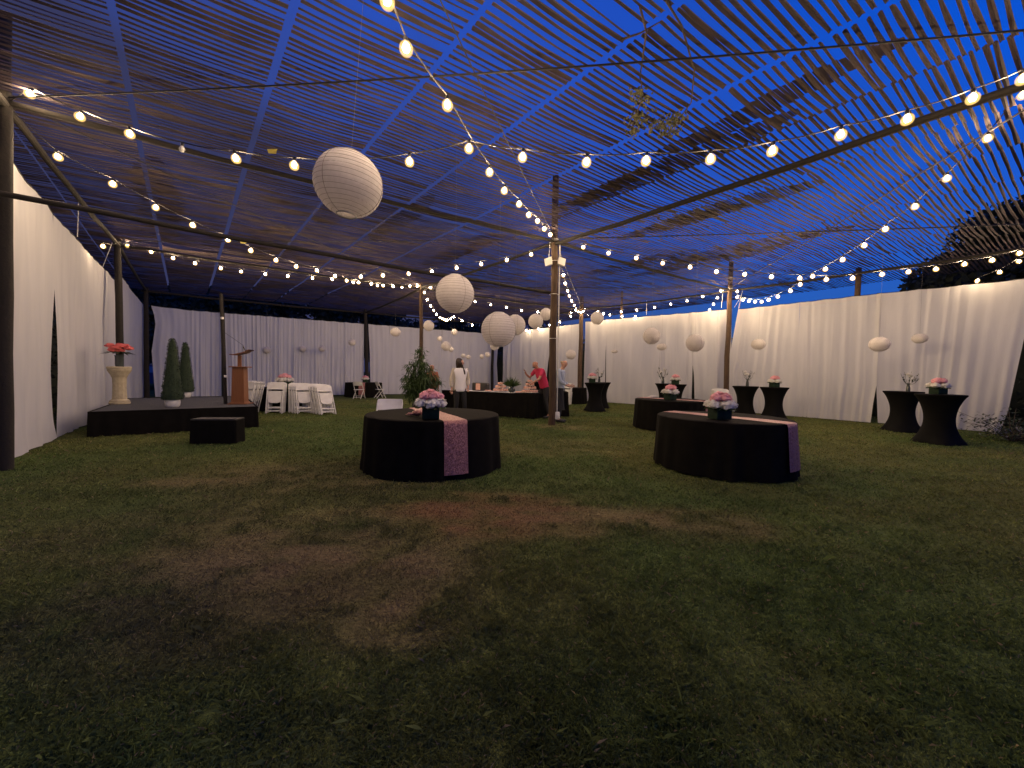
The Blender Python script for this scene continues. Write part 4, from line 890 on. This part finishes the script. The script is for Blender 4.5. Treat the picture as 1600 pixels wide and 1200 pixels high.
for t, w_, l in ((.2, .3, 'white platter at the left end of the buffet'), (.50, .2, 'white platter in front of the wide treat stand'), (.83, .15, 'white platter before the pointed treat stand')):
    q = on_buf(t, w_, .762); mb = MB(); mb.lathe([(.10, 0), (.14, .012), (.15, .025), (.14, .022), (.02, .012)], 24); ob = mb.build('platter', M['white_cloth'], None, loc=q); tag(ob, l, 'platter')
    mb = MB(); 
    for k in range(12): a = k*.52; mb.ball((.085*math.cos(a), .085*math.sin(a), .03), .02, 5)
    mb.build('treats', M['cake'], ob)

# ------------------------------------------------------------------ things on the centre post
bx_ = BASE['P10']; tx_ = P['P10']
def at_post(z, dx=0, dy=0): p = bx_.lerp(tx_, z/RZ); return Vector((p.x+dx, p.y+dy, z))
def flood(px, side, label):
    zc = at_y(px, 415, bx_.y).z; p = at_post(zc, side*.14, -.10); e = thing('flood_lamp', label, 'lamp', p, 0, 'unlit flood lamps on the centre post', rot=(R_(-8), R_(12*side), R_(25*side)))
    mb = MB(); a, b = .055, .105
    vs = [(-a, .06, -a), (a, .06, -a), (a, .06, a), (-a, .06, a), (-b, -.08, -b), (b, -.08, -b), (b, -.08, b), (-b, -.08, b)]; mb.add(vs, [(0, 1, 2, 3), (4, 5, 1, 0), (5, 6, 2, 1), (6, 7, 3, 2), (7, 4, 0, 3)]); mb.build('reflector_hood', M['pvc'], e)
    mb = MB(); mb.box(-b*.93, b*.93, -.078, -.073, -b*.93, b*.93); mb.build('glass', M['pvc'], e)
    mb = MB(); mb.box(-.015, .015, .06, .12, -.02, .02); mb.build('bracket', M['pvc'], e); return e
flood(857, -1, 'left square flood lamp fixed to the centre post, turned left')
flood(880, 1, 'right square flood lamp fixed to the centre post, turned right')
e = thing('conduit', 'white conduit running down the centre post to an outlet', 'conduit', at_post(0, .135, -.03))
pts = [at_post(z, .13, -.03) - at_post(0, .135, -.03) for z in (.35, 1.5, 3, 4.2, 4.8)]; mb = MB(); mb.tube(pts, .016, 8); mb.build('pipe', M['pvc'], e)
mb = MB(); mb.box(-.06, .07, -.06, .03, .16, .36, bev=.02); mb.build('outlet_box', M['white_plastic'], e)
mb = MB(); mb.tube([at_post(4.8, -.13, -.05)-at_post(0, .135, -.03), at_post(4.3, -.16, -.08)-at_post(0, .135, -.03)], .008, 5); mb.build('cord_end', M['pvc'], e)
mb = MB()
for k, z in enumerate((3.45, 4.3, 2.3)): 
    c0 = at_post(z)-at_post(0, .135, -.03); mb.tube([(c0.x+.115*math.cos(a), c0.y+.115*math.sin(a), c0.z) for a in np.linspace(0, 6.283, 16)], .007, 5, cap=False)
mb.build('tape_band', M['pvc'], e)
# white ropes holding the drapes next to posts
def rope(a, b, label): mb = MB(); mb.tube([(0, 0, 0), Vector(b)-Vector(a)], .008, 5); ob = mb.build('white_rope', M['pvc'], None, loc=a); tag(ob, label, 'rope', 'white ropes tying up the drapes')
A_ = P['P20']; rope((A_.x-.35, A_.y-.05, 4.1), (A_.x-.3, A_.y-.05, 4.8), 'white rope left of the right wall post top'); rope((A_.x+.3, A_.y-.1, 4.05), (A_.x+.42, A_.y-.1, 4.75), 'white rope right of the right wall post top, longer'); rope((A_.x+.12, A_.y-.12, 4.1), (A_.x+.35, A_.y-.12, 4.5), 'short slanted white rope beside the right wall post')
A_ = P['P01']; rope((A_.x-.25, A_.y-.2, 4.0), (A_.x+.0, A_.y-.15, 4.78), 'white rope at the pedestal post top'); q = at_y(121, 370, 8.0); q2 = at_y(123, 308, 8.0); rope(q, q2, 'white rope hanging above the left drape')
q = at_z(837, 480, 4.1) if False else on_plane(1010, 492, P['P21'], P['P20']); rope(q, q+Vector((0, 0, .65)), 'white rope above the cream drape')
# yellow tape scraps
for x, y, l, Y in ((425, 236, 'yellow tape scrap on the foreground bulb string', 4.75), (380, 378, 'yellow tape scrap on the lower crossbar', 6.9)):
    q = at_y(x, y, Y); mb = MB(); mb.grid([[(-.06, 0, .02), (0, .01, .025), (.06, 0, .02)], [(-.05, .01, -.02), (0, 0, -.03), (.045, .01, -.025)]]); mb.box(-.06, .06, .003, .006, .018, .026); tag(mb.build('tape_scrap', M['yellow'], None, loc=q), l, 'tape')
# dry branch lying in the net
q0 = at_z(1020, 175, 5.0); e = thing('dry_branch', 'dry leafy branch caught in the net overhead', 'branch', q0)
rnd = random.Random(21); mb = MB(); lf = MB()
def bp(px, py, z=5.0): return at_z(px, py, z) - q0
tw = [[(1040, 0), (1065, 40), (1085, 110), (1080, 160), (1062, 185)], [(1000, 10), (1010, 50), (1000, 120), (1005, 150)], [(1005, 150), (1030, 160), (1065, 180)], [(970, 62), (1000, 52), (1030, 35)], [(1005, 150), (990, 190), (985, 210)], [(1065, 180), (1050, 200), (1040, 215)]]
for t in tw: mb.tube([bp(x, y, 4.93+.03*math.sin(x)) for x, y in t], .012, 6, .006)
mb.build('twig', M['bark'], e)
for cx, cy, n_, s_ in ((1000, 148, 70, 12), (998, 185, 90, 12), (1022, 192, 60, 12), (1045, 200, 120, 13), (1062, 180, 50, 8), (990, 205, 40, 8), (1040, 190, 60, 14)):
    for k in range(n_):
        p = bp(cx+rnd.gauss(0, s_*.7), cy+rnd.gauss(0, s_*.6), 4.86+rnd.uniform(0, .1)); d1 = Vector((rnd.uniform(-1, 1), rnd.uniform(-1, 1), rnd.uniform(-1, .3)))*.06; d2 = d1.cross(Vector((rnd.uniform(-1, 1), .3, 1))).normalized()*.018
        lf.add([p, p+d1*.5+d2, p+d1, p+d1*.5-d2], [(0, 1, 2, 3)])
M['dryleaf'] = mat('dry_leaf', (.17, .15, .07), .8, noise=(.10, .11, .06), nscale=12, transl=.3)
lf.build('leaves', M['dryleaf'], e, auto=False)

# ------------------------------------------------------------------ people
def skinmesh(name, chains, m, parent=None, sub=2, root=0):
    """chains: list of lists of (pos, radius|(rx,ry)) ; a chain may start with an int index of an existing vertex"""
    vs = []; rs = []; es = []
    for ch in chains:
        prev = None
        for it in ch:
            if isinstance(it, int): prev = it; continue
            vs.append(it[0]); r = it[1]; rs.append(r if isinstance(r, tuple) else (r, r)); k = len(vs)-1
            if prev is not None: es.append((prev, k))
            prev = k
    me = bpy.data.meshes.new(name); me.from_pydata(vs, es, []); ob = bpy.data.objects.new(name, me); col.objects.link(ob)
    md = ob.modifiers.new('s', 'SKIN'); md.use_smooth_shade = True
    sv = me.skin_vertices[0].data if me.skin_vertices else None
    if sv is None:
        bpy.context.view_layer.objects.active = ob; sv = me.skin_vertices[0].data
    for i_, r in enumerate(rs): sv[i_].radius = r
    sv[root].use_root = True
    s2 = ob.modifiers.new('u', 'SUBSURF'); s2.levels = sub; s2.render_levels = sub
    dg = bpy.context.evaluated_depsgraph_get(); dg.update(); m2 = bpy.data.meshes.new_from_object(ob.evaluated_get(dg)); m2.name = name; m2.materials.clear(); m2.materials.append(m)
    col.objects.unlink(ob); bpy.data.objects.remove(ob); m2.polygons.foreach_set('use_smooth', [True]*len(m2.polygons))
    return link(name, m2, parent)
def person(loc, rz, label, J, skin, shirt, trousers, hair=None, sleeves='short', apron=False, cardigan=None, extra=None, hem=.0):
    """J: joints in local coords, facing -y. keys: pelvis chest neck head hipL kneeL ankL toeL .. shL elL wrL .."""
    V3 = Vector; J = {k: V3(v) for k, v in J.items()}
    hd = J['head']; nk = J['neck']
    ch = [[(J['pelvis'], (.12, .09)), (J['pelvis'].lerp(J['chest'], .5), (.10, .075)), (J['chest'], (.11, .075)), (nk, (.058, .058)), (nk.lerp(hd, .45), (.058, .06)), (hd+V3((0, 0, -.05)), (.078, .088)), (hd+V3((0, 0, .03)), (.095, .108)), (hd+V3((0, .005, .10)), (.072, .08))]]
    idx = {'pel': 0, 'chest': 2}; cnt = 8
    for s in 'LR':
        ch.append([0, (J['hip'+s], .08), (J['knee'+s], .055), (J['knee'+s].lerp(J['ank'+s], .4), .055), (J['ank'+s], .036), (J['toe'+s]+V3((0, .05, 0)), (.025, .02))])
        ch.append([2, (J['sh'+s]-V3((0, 0, .01)), .05), (J['el'+s], .042), (J['wr'+s], .027), (J['hand'+s], (.035, .022))])
    body = skinmesh('person', ch, skin, None); body.location = loc; body.rotation_euler = (0, 0, rz); tag(body, label, 'person')
    # fingers
    fg = MB()
    for s in 'LR':
        w0 = J['hand'+s]; dr = (J['hand'+s]-J['wr'+s]).normalized(); sd = dr.cross(V3((0, 1, 0.2))).normalized()
        for k, (o_, l) in enumerate(((-.027, .06), (-.01, .072), (.008, .068), (.025, .052))): p = w0+sd*o_+dr*.015; fg.tube([p, p+dr*l*.55, p+dr*l+V3((0, -.012, -.006))], .0085, 6, .0065)
        p = w0 - dr*.02 + sd*-.03; fg.tube([p, p+dr*.03-sd*.025, p+dr*.055-sd*.028], .0095, 6, .008)
    fg.build('fingers', skin, body, smooth=True)
    # face: nose, eyes, mouth, ears
    fc = MB(); n0 = J.get('face', V3((0, -1, 0))).normalized(); rs = n0.cross(V3((0, 0, 1))).normalized()
    fc.ball(tuple(hd + n0*.088 + V3((0, 0, -.005))), .016, 6, (1, 1, 1.3)); 
    for s in (-1, 1): fc.ball(tuple(hd + rs*s*.078 + V3((0, 0, .0))), .02, 6, (.5, 1, 1.4))
    fc.build('nose_and_ears', skin, body, smooth=True)
    ey = MB()
    for s in (-1, 1): ey.ball(tuple(hd + n0*.072 + rs*s*.032 + V3((0, 0, .022))), .010, 6)
    ey.build('eyes', M['hair'], body); mo = MB(); mo.ball(tuple(hd + n0*.073 + V3((0, 0, -.045))), .016, 6, (1.3, 1, .35)); mo.build('mouth', M['red'] if False else M['skin_dark'], body)
    # shirt
    sh = [[(J['pelvis']+V3((0, 0, -.10-hem)), (.19, .155)), (J['pelvis']+V3((0, 0, -.06-hem)), (.19, .155)), (J['pelvis'].lerp(J['chest'], .5), (.172, .14)), (J['chest'], (.18, .14)), (nk.lerp(J['chest'], .25), (.10, .09)), (nk.lerp(J['chest'], .08), (.075, .075))]]
    for s in 'LR':
        el = J['el'+s]
        if sleeves == 'short': sh.append([3, (J['sh'+s], .075), (J['sh'+s].lerp(el, .75), .062)])
        else: sh.append([3, (J['sh'+s], .075), (el, .06), (el.lerp(J['wr'+s], .85), .045)])
    skinmesh('shirt', sh, shirt, body)
    tr = [[(J['pelvis']+V3((0, 0, .13)), (.165, .128)), (J['pelvis']+V3((0, 0, .0)), (.17, .132)), (J['pelvis']+V3((0, 0, -.05)), (.165, .13))]]
    for s in 'LR': tr.append([2, (J['hip'+s], .112), (J['knee'+s], .075), (J['ank'+s]+V3((0, 0, .03)), .058)])
    skinmesh('trousers', tr, trousers, body)
    shs = MB()
    for s in 'LR':
        a, t = J['ank'+s], J['toe'+s]; shs.tube([(a.x, a.y+.05, .045), (a.x, a.y, .05), (t.x, t.y, .035), (t.x, t.y-.05, .025)], [.04, .048, .04, .022], 10)
    shs.build('shoes', M['shoe'], body, smooth=True)
    return body, J
def pose(h=1.72, **k):
    s = h/1.72
    J = dict(pelvis=(0, 0, .93), chest=(0, -.01, 1.32), neck=(0, 0, 1.47), head=(0, -.015, 1.61), hipL=(.09, 0, .86), kneeL=(.10, -.02, .48), ankL=(.11, .01, .08), toeL=(.12, -.14, .04), hipR=(-.09, 0, .86), kneeR=(-.10, -.02, .48), ankR=(-.11, .01, .08), toeR=(-.12, -.14, .04),
             shL=(.185, 0, 1.40), elL=(.24, .01, 1.12), wrL=(.25, -.05, .87), handL=(.25, -.07, .80), shR=(-.185, 0, 1.40), elR=(-.24, .01, 1.12), wrR=(-.25, -.05, .87), handR=(-.25, -.07, .80), face=(0, -1, 0))
    J.update(k); return {a: (tuple(c*s for c in b) if a != 'face' else b) for a, b in J.items()}
# woman, turned three quarters, looking right
q = at_y(718, 640, 11.3)
wb, WJ = person((q.x, q.y, 0), R_(22), 'long haired woman in cream cardigan and white top before the buffet', pose(1.76, face=(.9, -.25, 0), head=(.01, -.015, 1.61), kneeL=(.13, -.04, .48), ankL=(.16, 0, .08), toeL=(.2, -.13, .04), pelvis=(0, 0, .93), elL=(.25, .06, 1.14), wrL=(.23, -.06, .92), handL=(.22, -.10, .86)), M['skin'], M['top_white'], M['trouser'], hem=.06)
h0 = WJ['head']
skinmesh('hair', [[(h0+Vector((-.02, .0, .15)), (.07, .07)), (h0+Vector((-.035, .01, .07)), (.13, .125)), (h0+Vector((-.045, .045, -.02)), (.115, .10)), (h0+Vector((-.06, .05, -.14)), (.105, .07)), (h0+Vector((-.07, .05, -.27)), (.085, .05)), (h0+Vector((-.06, .05, -.36)), (.04, .03))], [2, (h0+Vector((.07, -.03, -.15)), (.03, .03)), (h0+Vector((.10, -.09, -.27)), (.035, .025)), (h0+Vector((.10, -.11, -.34)), (.02, .02))]], M['hair'], wb)
JJ = WJ; cg = [[(JJ['pelvis']+Vector((-.06, .05, -.13)), (.175, .145)), (JJ['pelvis']+Vector((-.06, .05, -.09)), (.175, .145)), (JJ['pelvis'].lerp(JJ['chest'], .5)+Vector((-.06, .055, 0)), (.16, .14)), (JJ['chest']+Vector((-.03, .045, .02)), (.175, .135)), (JJ['neck']+Vector((-.02, .05, -.06)), (.10, .08))]]
for s in 'LR': cg.append([3, (JJ['sh'+s], .085), (JJ['el'+s], .07), (JJ['wr'+s].lerp(JJ['el'+s], .1), .055)])
skinmesh('cardigan', cg, M['cream'], wb)
# man in red polo, leaning forward to the left over the second table
q = at_y(846, 640, 12.0)
mbod, MJ = person((q.x, q.y, 0), R_(-62), 'bald bearded man in a red polo leaning over the buffet', pose(1.86, pelvis=(0, .10, .93), chest=(0, -.08, 1.28), neck=(0, -.17, 1.42), head=(0, -.24, 1.52), shL=(.19, -.12, 1.36), elL=(.24, -.24, 1.12), wrL=(.20, -.46, 1.0), handL=(.19, -.53, .97), shR=(-.19, -.12, 1.36), elR=(-.26, -.26, 1.15), wrR=(-.2, -.42, 1.25), handR=(-.19, -.46, 1.32), hipL=(.09, .10, .86), hipR=(-.09, .10, .86), kneeL=(.14, .04, .48), kneeR=(-.12, .02, .48), ankL=(.20, .12, .08), toeL=(.22, -.03, .04), ankR=(-.16, .06, .08), toeR=(-.18, -.09, .04), face=(0, -1, -.25)), M['skin_dark'], M['red'], M['trouser'])
h0 = MJ['head']; skinmesh('beard', [[(h0+Vector((0, -.045, -.065)), (.075, .06)), (h0+Vector((0, -.055, -.10)), (.055, .05))]], M['hair'], mbod)
# man behind the centre post
q = at_y(873, 640, 10.95)
b3, J3 = person((q.x, q.y, 0), R_(75), 'man in pale blue shirt and long dark apron behind the centre post', pose(1.80, chest=(0, -.05, 1.30), neck=(0, -.08, 1.45), head=(0, -.12, 1.585), elL=(.25, -.05, 1.12), wrL=(.22, -.25, 1.0), handL=(.2, -.32, .99), elR=(-.25, -.05, 1.12), wrR=(-.22, -.25, 1.0), handR=(-.2, -.32, .99)), M['skin'], M['blue_shirt'], M['navy'], sleeves='long', hem=.02)
h0 = J3['head']; skinmesh('hair', [[(h0+Vector((0, .02, .08)), (.105, .11)), (h0+Vector((0, .045, .01)), (.10, .085))]], M['hair_blond'], b3)
mb = MB(); mb.grid([[(.20*math.sin(a)*w_, .17*math.cos(a)*w_, z) for a in np.linspace(-2.6, 2.6, 19)] for z, w_ in ((.98, 1), (.8, 1.08), (.5, 1.2), (.36, 1.28))]); mb.build('apron', M['trouser'], b3, smooth=True)
# person behind the bamboo
q = at_y(674, 640, 13.9)
b4, J4 = person((q.x, q.y, 0), R_(20), 'dark haired person in a rust brown top behind the bamboo', pose(1.63), M['skin_dark'], M['orange_shirt'], M['trouser'])
h0 = J4['head']; skinmesh('hair', [[(h0+Vector((0, .02, .08)), (.108, .112)), (h0+Vector((0, .045, .0)), (.102, .088))]], M['hair'], b4)

# ------------------------------------------------------------------ outside: trees, bush, car
def tree(loc, h_, rx, label, seed, n_=5000, leaf=.22, group='dark trees beyond the drapes'):
    e = thing('tree', label, 'tree', loc, 0, group); rnd = random.Random(seed); mb = MB(); mb.tube([(0, 0, -.2), (.1, 0, h_*.3), (-.1, .1, h_*.6)], h_*.035, 9, h_*.015)
    cl = []
    for k in range(11):
        a = rnd.uniform(0, 6.28); d = rnd.uniform(.15, .75)*rx; z = h_*rnd.uniform(.35, .86); c = Vector((math.cos(a)*d, math.sin(a)*d, z)); cl.append((c, rx*rnd.uniform(.28, .48))); mb.tube([(0, 0, h_*.3), (c*.5+Vector((0, 0, h_*.2))), c], h_*.01, 6, h_*.004)
    cl.append((Vector((0, 0, h_*.8)), rx*.4)); cl.append((Vector((0, 0, h_*.55)), rx*.6)); mb.build('trunk', M['bark'], e)
    g = np.random.default_rng(seed); k = n_; ci = g.integers(0, len(cl), k); C = np.array([c[0] for c in cl])[ci]; Rr = np.array([c[1] for c in cl])[ci]
    d = g.normal(size=(k, 3)); d /= np.linalg.norm(d, axis=1)[:, None]; p = C + d*Rr[:, None]*(g.random(k)**.45)[:, None]*np.array([1, 1, .8]); a1 = g.normal(size=(k, 3)); a1 /= np.linalg.norm(a1, axis=1)[:, None]; a2 = np.cross(a1, g.normal(size=(k, 3))); a2 /= np.linalg.norm(a2, axis=1)[:, None]; s = leaf*g.uniform(.5, 1.2, (k, 1))
    V = np.stack([p, p+a1*s*.5+a2*s*.3, p+a1*s, p+a1*s*.5-a2*s*.3], 1).reshape(-1, 3); link('crown', np_mesh('crown', V, np.arange(k*4).reshape(-1, 4), M['treeleaf']), e); return e
def far_tree(px, Y, top_y, rx, label, seed, **k):
    b = at_y(px, 600, Y); h_ = at_y(px, top_y, Y).z; tree((b.x, b.y, 0), h_, rx, label, seed, **k)
far_tree(1560, 17, 300, 4.6, 'big dark tree beyond the net at the right edge', 31, n_=26000, leaf=.30)
far_tree(1470, 22, 385, 4.2, 'lower dark tree spreading left of the big one at right', 32, n_=20000, leaf=.30)
far_tree(1640, 20, 300, 4.5, 'dark tree just past the right edge', 33, n_=9000, leaf=.34)
for k, (px, Y, ty, rx, l) in enumerate([(215, 26, 437, 5, 'dark tree behind the back corner post'), (290, 29, 445, 4.5, 'dark tree behind the stage topiaries'), (380, 31, 447, 4.0, 'dark tree rising behind the lectern'), (455, 33, 448, 3.6, 'broad dark tree behind the leaning chairs'), (535, 34, 449, 4.0, 'rounded dark tree left of the far dark post'),
                                        (610, 38, 478, 4.2, 'low dark tree behind the bamboo drape'), (700, 42, 486, 5, 'low dark tree behind the woman'), (790, 46, 497, 5, 'low dark tree behind the corner post'), (100, 24, 470, 5, 'dark tree behind the left drapes'), (870, 50, 505, 5, 'distant low tree behind the centre post'), (-60, 20, 420, 5, 'dark tree past the left edge')]):
    far_tree(px, Y, ty, rx, l, 40+k, n_=9000, leaf=.42)
for k, (px, Y, hh, rx) in enumerate([(1000, 60, 3.0, 9), (1180, 50, 3.0, 8), (1330, 40, 3.2, 6)]):
    b = at_y(px, 600, Y); tree((b.x, b.y, 0), hh, rx, ['distant hedge-like tree behind the far cocktail tables', 'distant low tree behind the right wall post', 'distant low tree behind the wide right drape'][k], 60+k, n_=4000, leaf=.5)
def hedge(a, b, h_, label, seed, n_=9000):  # added dark backing, keeps bright sky from showing through the drape slits
    a = Vector((a.x, a.y, 0)); b = Vector((b.x, b.y, 0)); L_ = (b-a).length; g = np.random.default_rng(seed); e = thing('hedge', label, 'hedge', a, math.atan2(b.y-a.y, b.x-a.x), 'dark hedges outside the drapes')
    mb = MB(); nn = int(L_/.5)
    P_ = [[(x_*L_/nn, .35*math.cos(t)*(1+.1*math.sin(x_*1.7)), (h_*.45)*(1+math.sin(t)) * (1+.04*math.sin(x_*2.3)) ) for x_ in range(nn+1)] for t in np.linspace(-math.pi/2, 1.5*math.pi, 13)]
    mb.grid(P_); mb.build('branches', M['treeleaf'], e, smooth=True)
    p = np.stack([g.uniform(0, L_, n_), g.uniform(-.6, .6, n_), h_*g.random(n_)], 1); a1 = g.normal(size=(n_, 3)); a1 /= np.linalg.norm(a1, axis=1)[:, None]; a2 = np.cross(a1, g.normal(size=(n_, 3))); a2 /= np.linalg.norm(a2, axis=1)[:, None]; s_ = .16*g.uniform(.5, 1.2, (n_, 1))
    V = np.stack([p, p+a1*s_*.5+a2*s_*.3, p+a1*s_, p+a1*s_*.5-a2*s_*.3], 1).reshape(-1, 3); link('foliage', np_mesh('foliage', V, np.arange(n_*4).reshape(-1, 4), M['treeleaf']), e)
hedge(P['P22']+Vector((-1, 3, 0)), P['P21']+Vector((2.6, 2.6, 0)), 3.2, 'added dark hedge outside the drapes behind the buffet corner', 1)
hedge(P['P21']+Vector((2.7, 2.5, 0)), P['P20']+Vector((2.6, 2.2, 0)), 3.2, 'added dark hedge outside the cream drapes on the right', 2)
hedge(P['P20']+Vector((2.7, 2.1, 0)), P['Q2']+Vector((2.5, 2.0, 0)), 3.2, 'added dark hedge outside the widest drapes on the right', 3)
hedge(P['Q2']+Vector((2.6, 1.9, 0)), P['Q2']+Vector((3.5, -6, 0)), 3.0, 'dark hedge past the right drape end', 4)
hedge(P['P02']+Vector((-2.2, .5, 0)), P['P00']+Vector((-2.6, -1, 0)), 3.2, 'added dark hedge outside the left drapes', 5)
hedge(P['P12']+Vector((-1, 3.5, 0)), P['P22']+Vector((-1.2, 3, 0)), 3.2, 'added dark hedge outside the far drapes', 6)
# shrub at the lower right corner
q = at_z(1580, 690, 0); e = thing('shrub', 'dark shrub with greyish leaves at the right drape end', 'shrub', q); rnd = random.Random(77)
mb = MB(); lf = MB(); gl = MB()
for k in range(40):
    a = rnd.uniform(0, 6.28); l = rnd.uniform(.3, 1.0); tp = Vector((math.cos(a)*l*(1.1 if math.cos(a) < 0 else 2), math.sin(a)*l, rnd.uniform(.08, .75))); mb.tube([(0, 0, 0), tp*.5+Vector((0, 0, .1)), tp], .007, 4, .003)
    for j in range(26):
        p = tp*rnd.uniform(.3, 1) + Vector((rnd.gauss(0, .07), rnd.gauss(0, .07), rnd.gauss(0, .06))); d1 = Vector((rnd.uniform(-1, 1), rnd.uniform(-1, 1), rnd.uniform(-.5, .5))).normalized()*.10; d2 = d1.cross(Vector((0, 0, 1))).normalized()*.022
        (gl if tp.x < -.35 and rnd.random() < .6 else lf).add([p, p+d1*.5+d2, p+d1, p+d1*.5-d2], [(0, 1, 2, 3)])
M['greyleaf'] = mat('grey_leaf', (.20, .20, .21), .8, noise=(.12, .13, .13), nscale=10)
mb.build('stem', M['bark'], e); lf.build('foliage', M['darkleaf'], e, auto=False); gl.build('pale_foliage', M['greyleaf'], e, auto=False)
# dark vehicle seen through the gap behind the stage
q = at_y(231, 590, 24); e = thing('parked_car', 'dark blue vehicle glimpsed through the drape gap behind the stage', 'car', (q.x, q.y, 0), R_(25))
mb = MB(); pr = [(-2.2, .35), (-2.25, .8), (-1.6, 1.0), (-1.0, 1.5), (.9, 1.55), (1.7, 1.05), (2.2, .95), (2.25, .4)]
mb.add([(x, -.85, z) for x, z in pr]+[(x, .85, z) for x, z in pr], [tuple(range(7, -1, -1)), tuple(range(8, 16))]+[(k, (k+1) % 8, 8+(k+1) % 8, 8+k) for k in range(8)]); mb.build('body', M['car_blue'], e)
for x0, x1 in ((-1.2, -.1), (0, 1.15)): mb = MB(); mb.add([(x0, -.86, 1.05), (x1, -.86, 1.05), (x1-.1, -.855, 1.42), (x0+.12, -.855, 1.42)], [(0, 1, 2, 3)]); mb.build('window', M['car_glass'], e)
for x in (-1.4, 1.4):
    for y in (-.8, .8): mb = MB(); mb.tube([(x, y-.1, .32), (x, y+.1, .32)], .32, 18); mb.build('wheel', M['shoe'], e)
print('bulbs lit', NB, 'objects', len(bpy.data.objects))
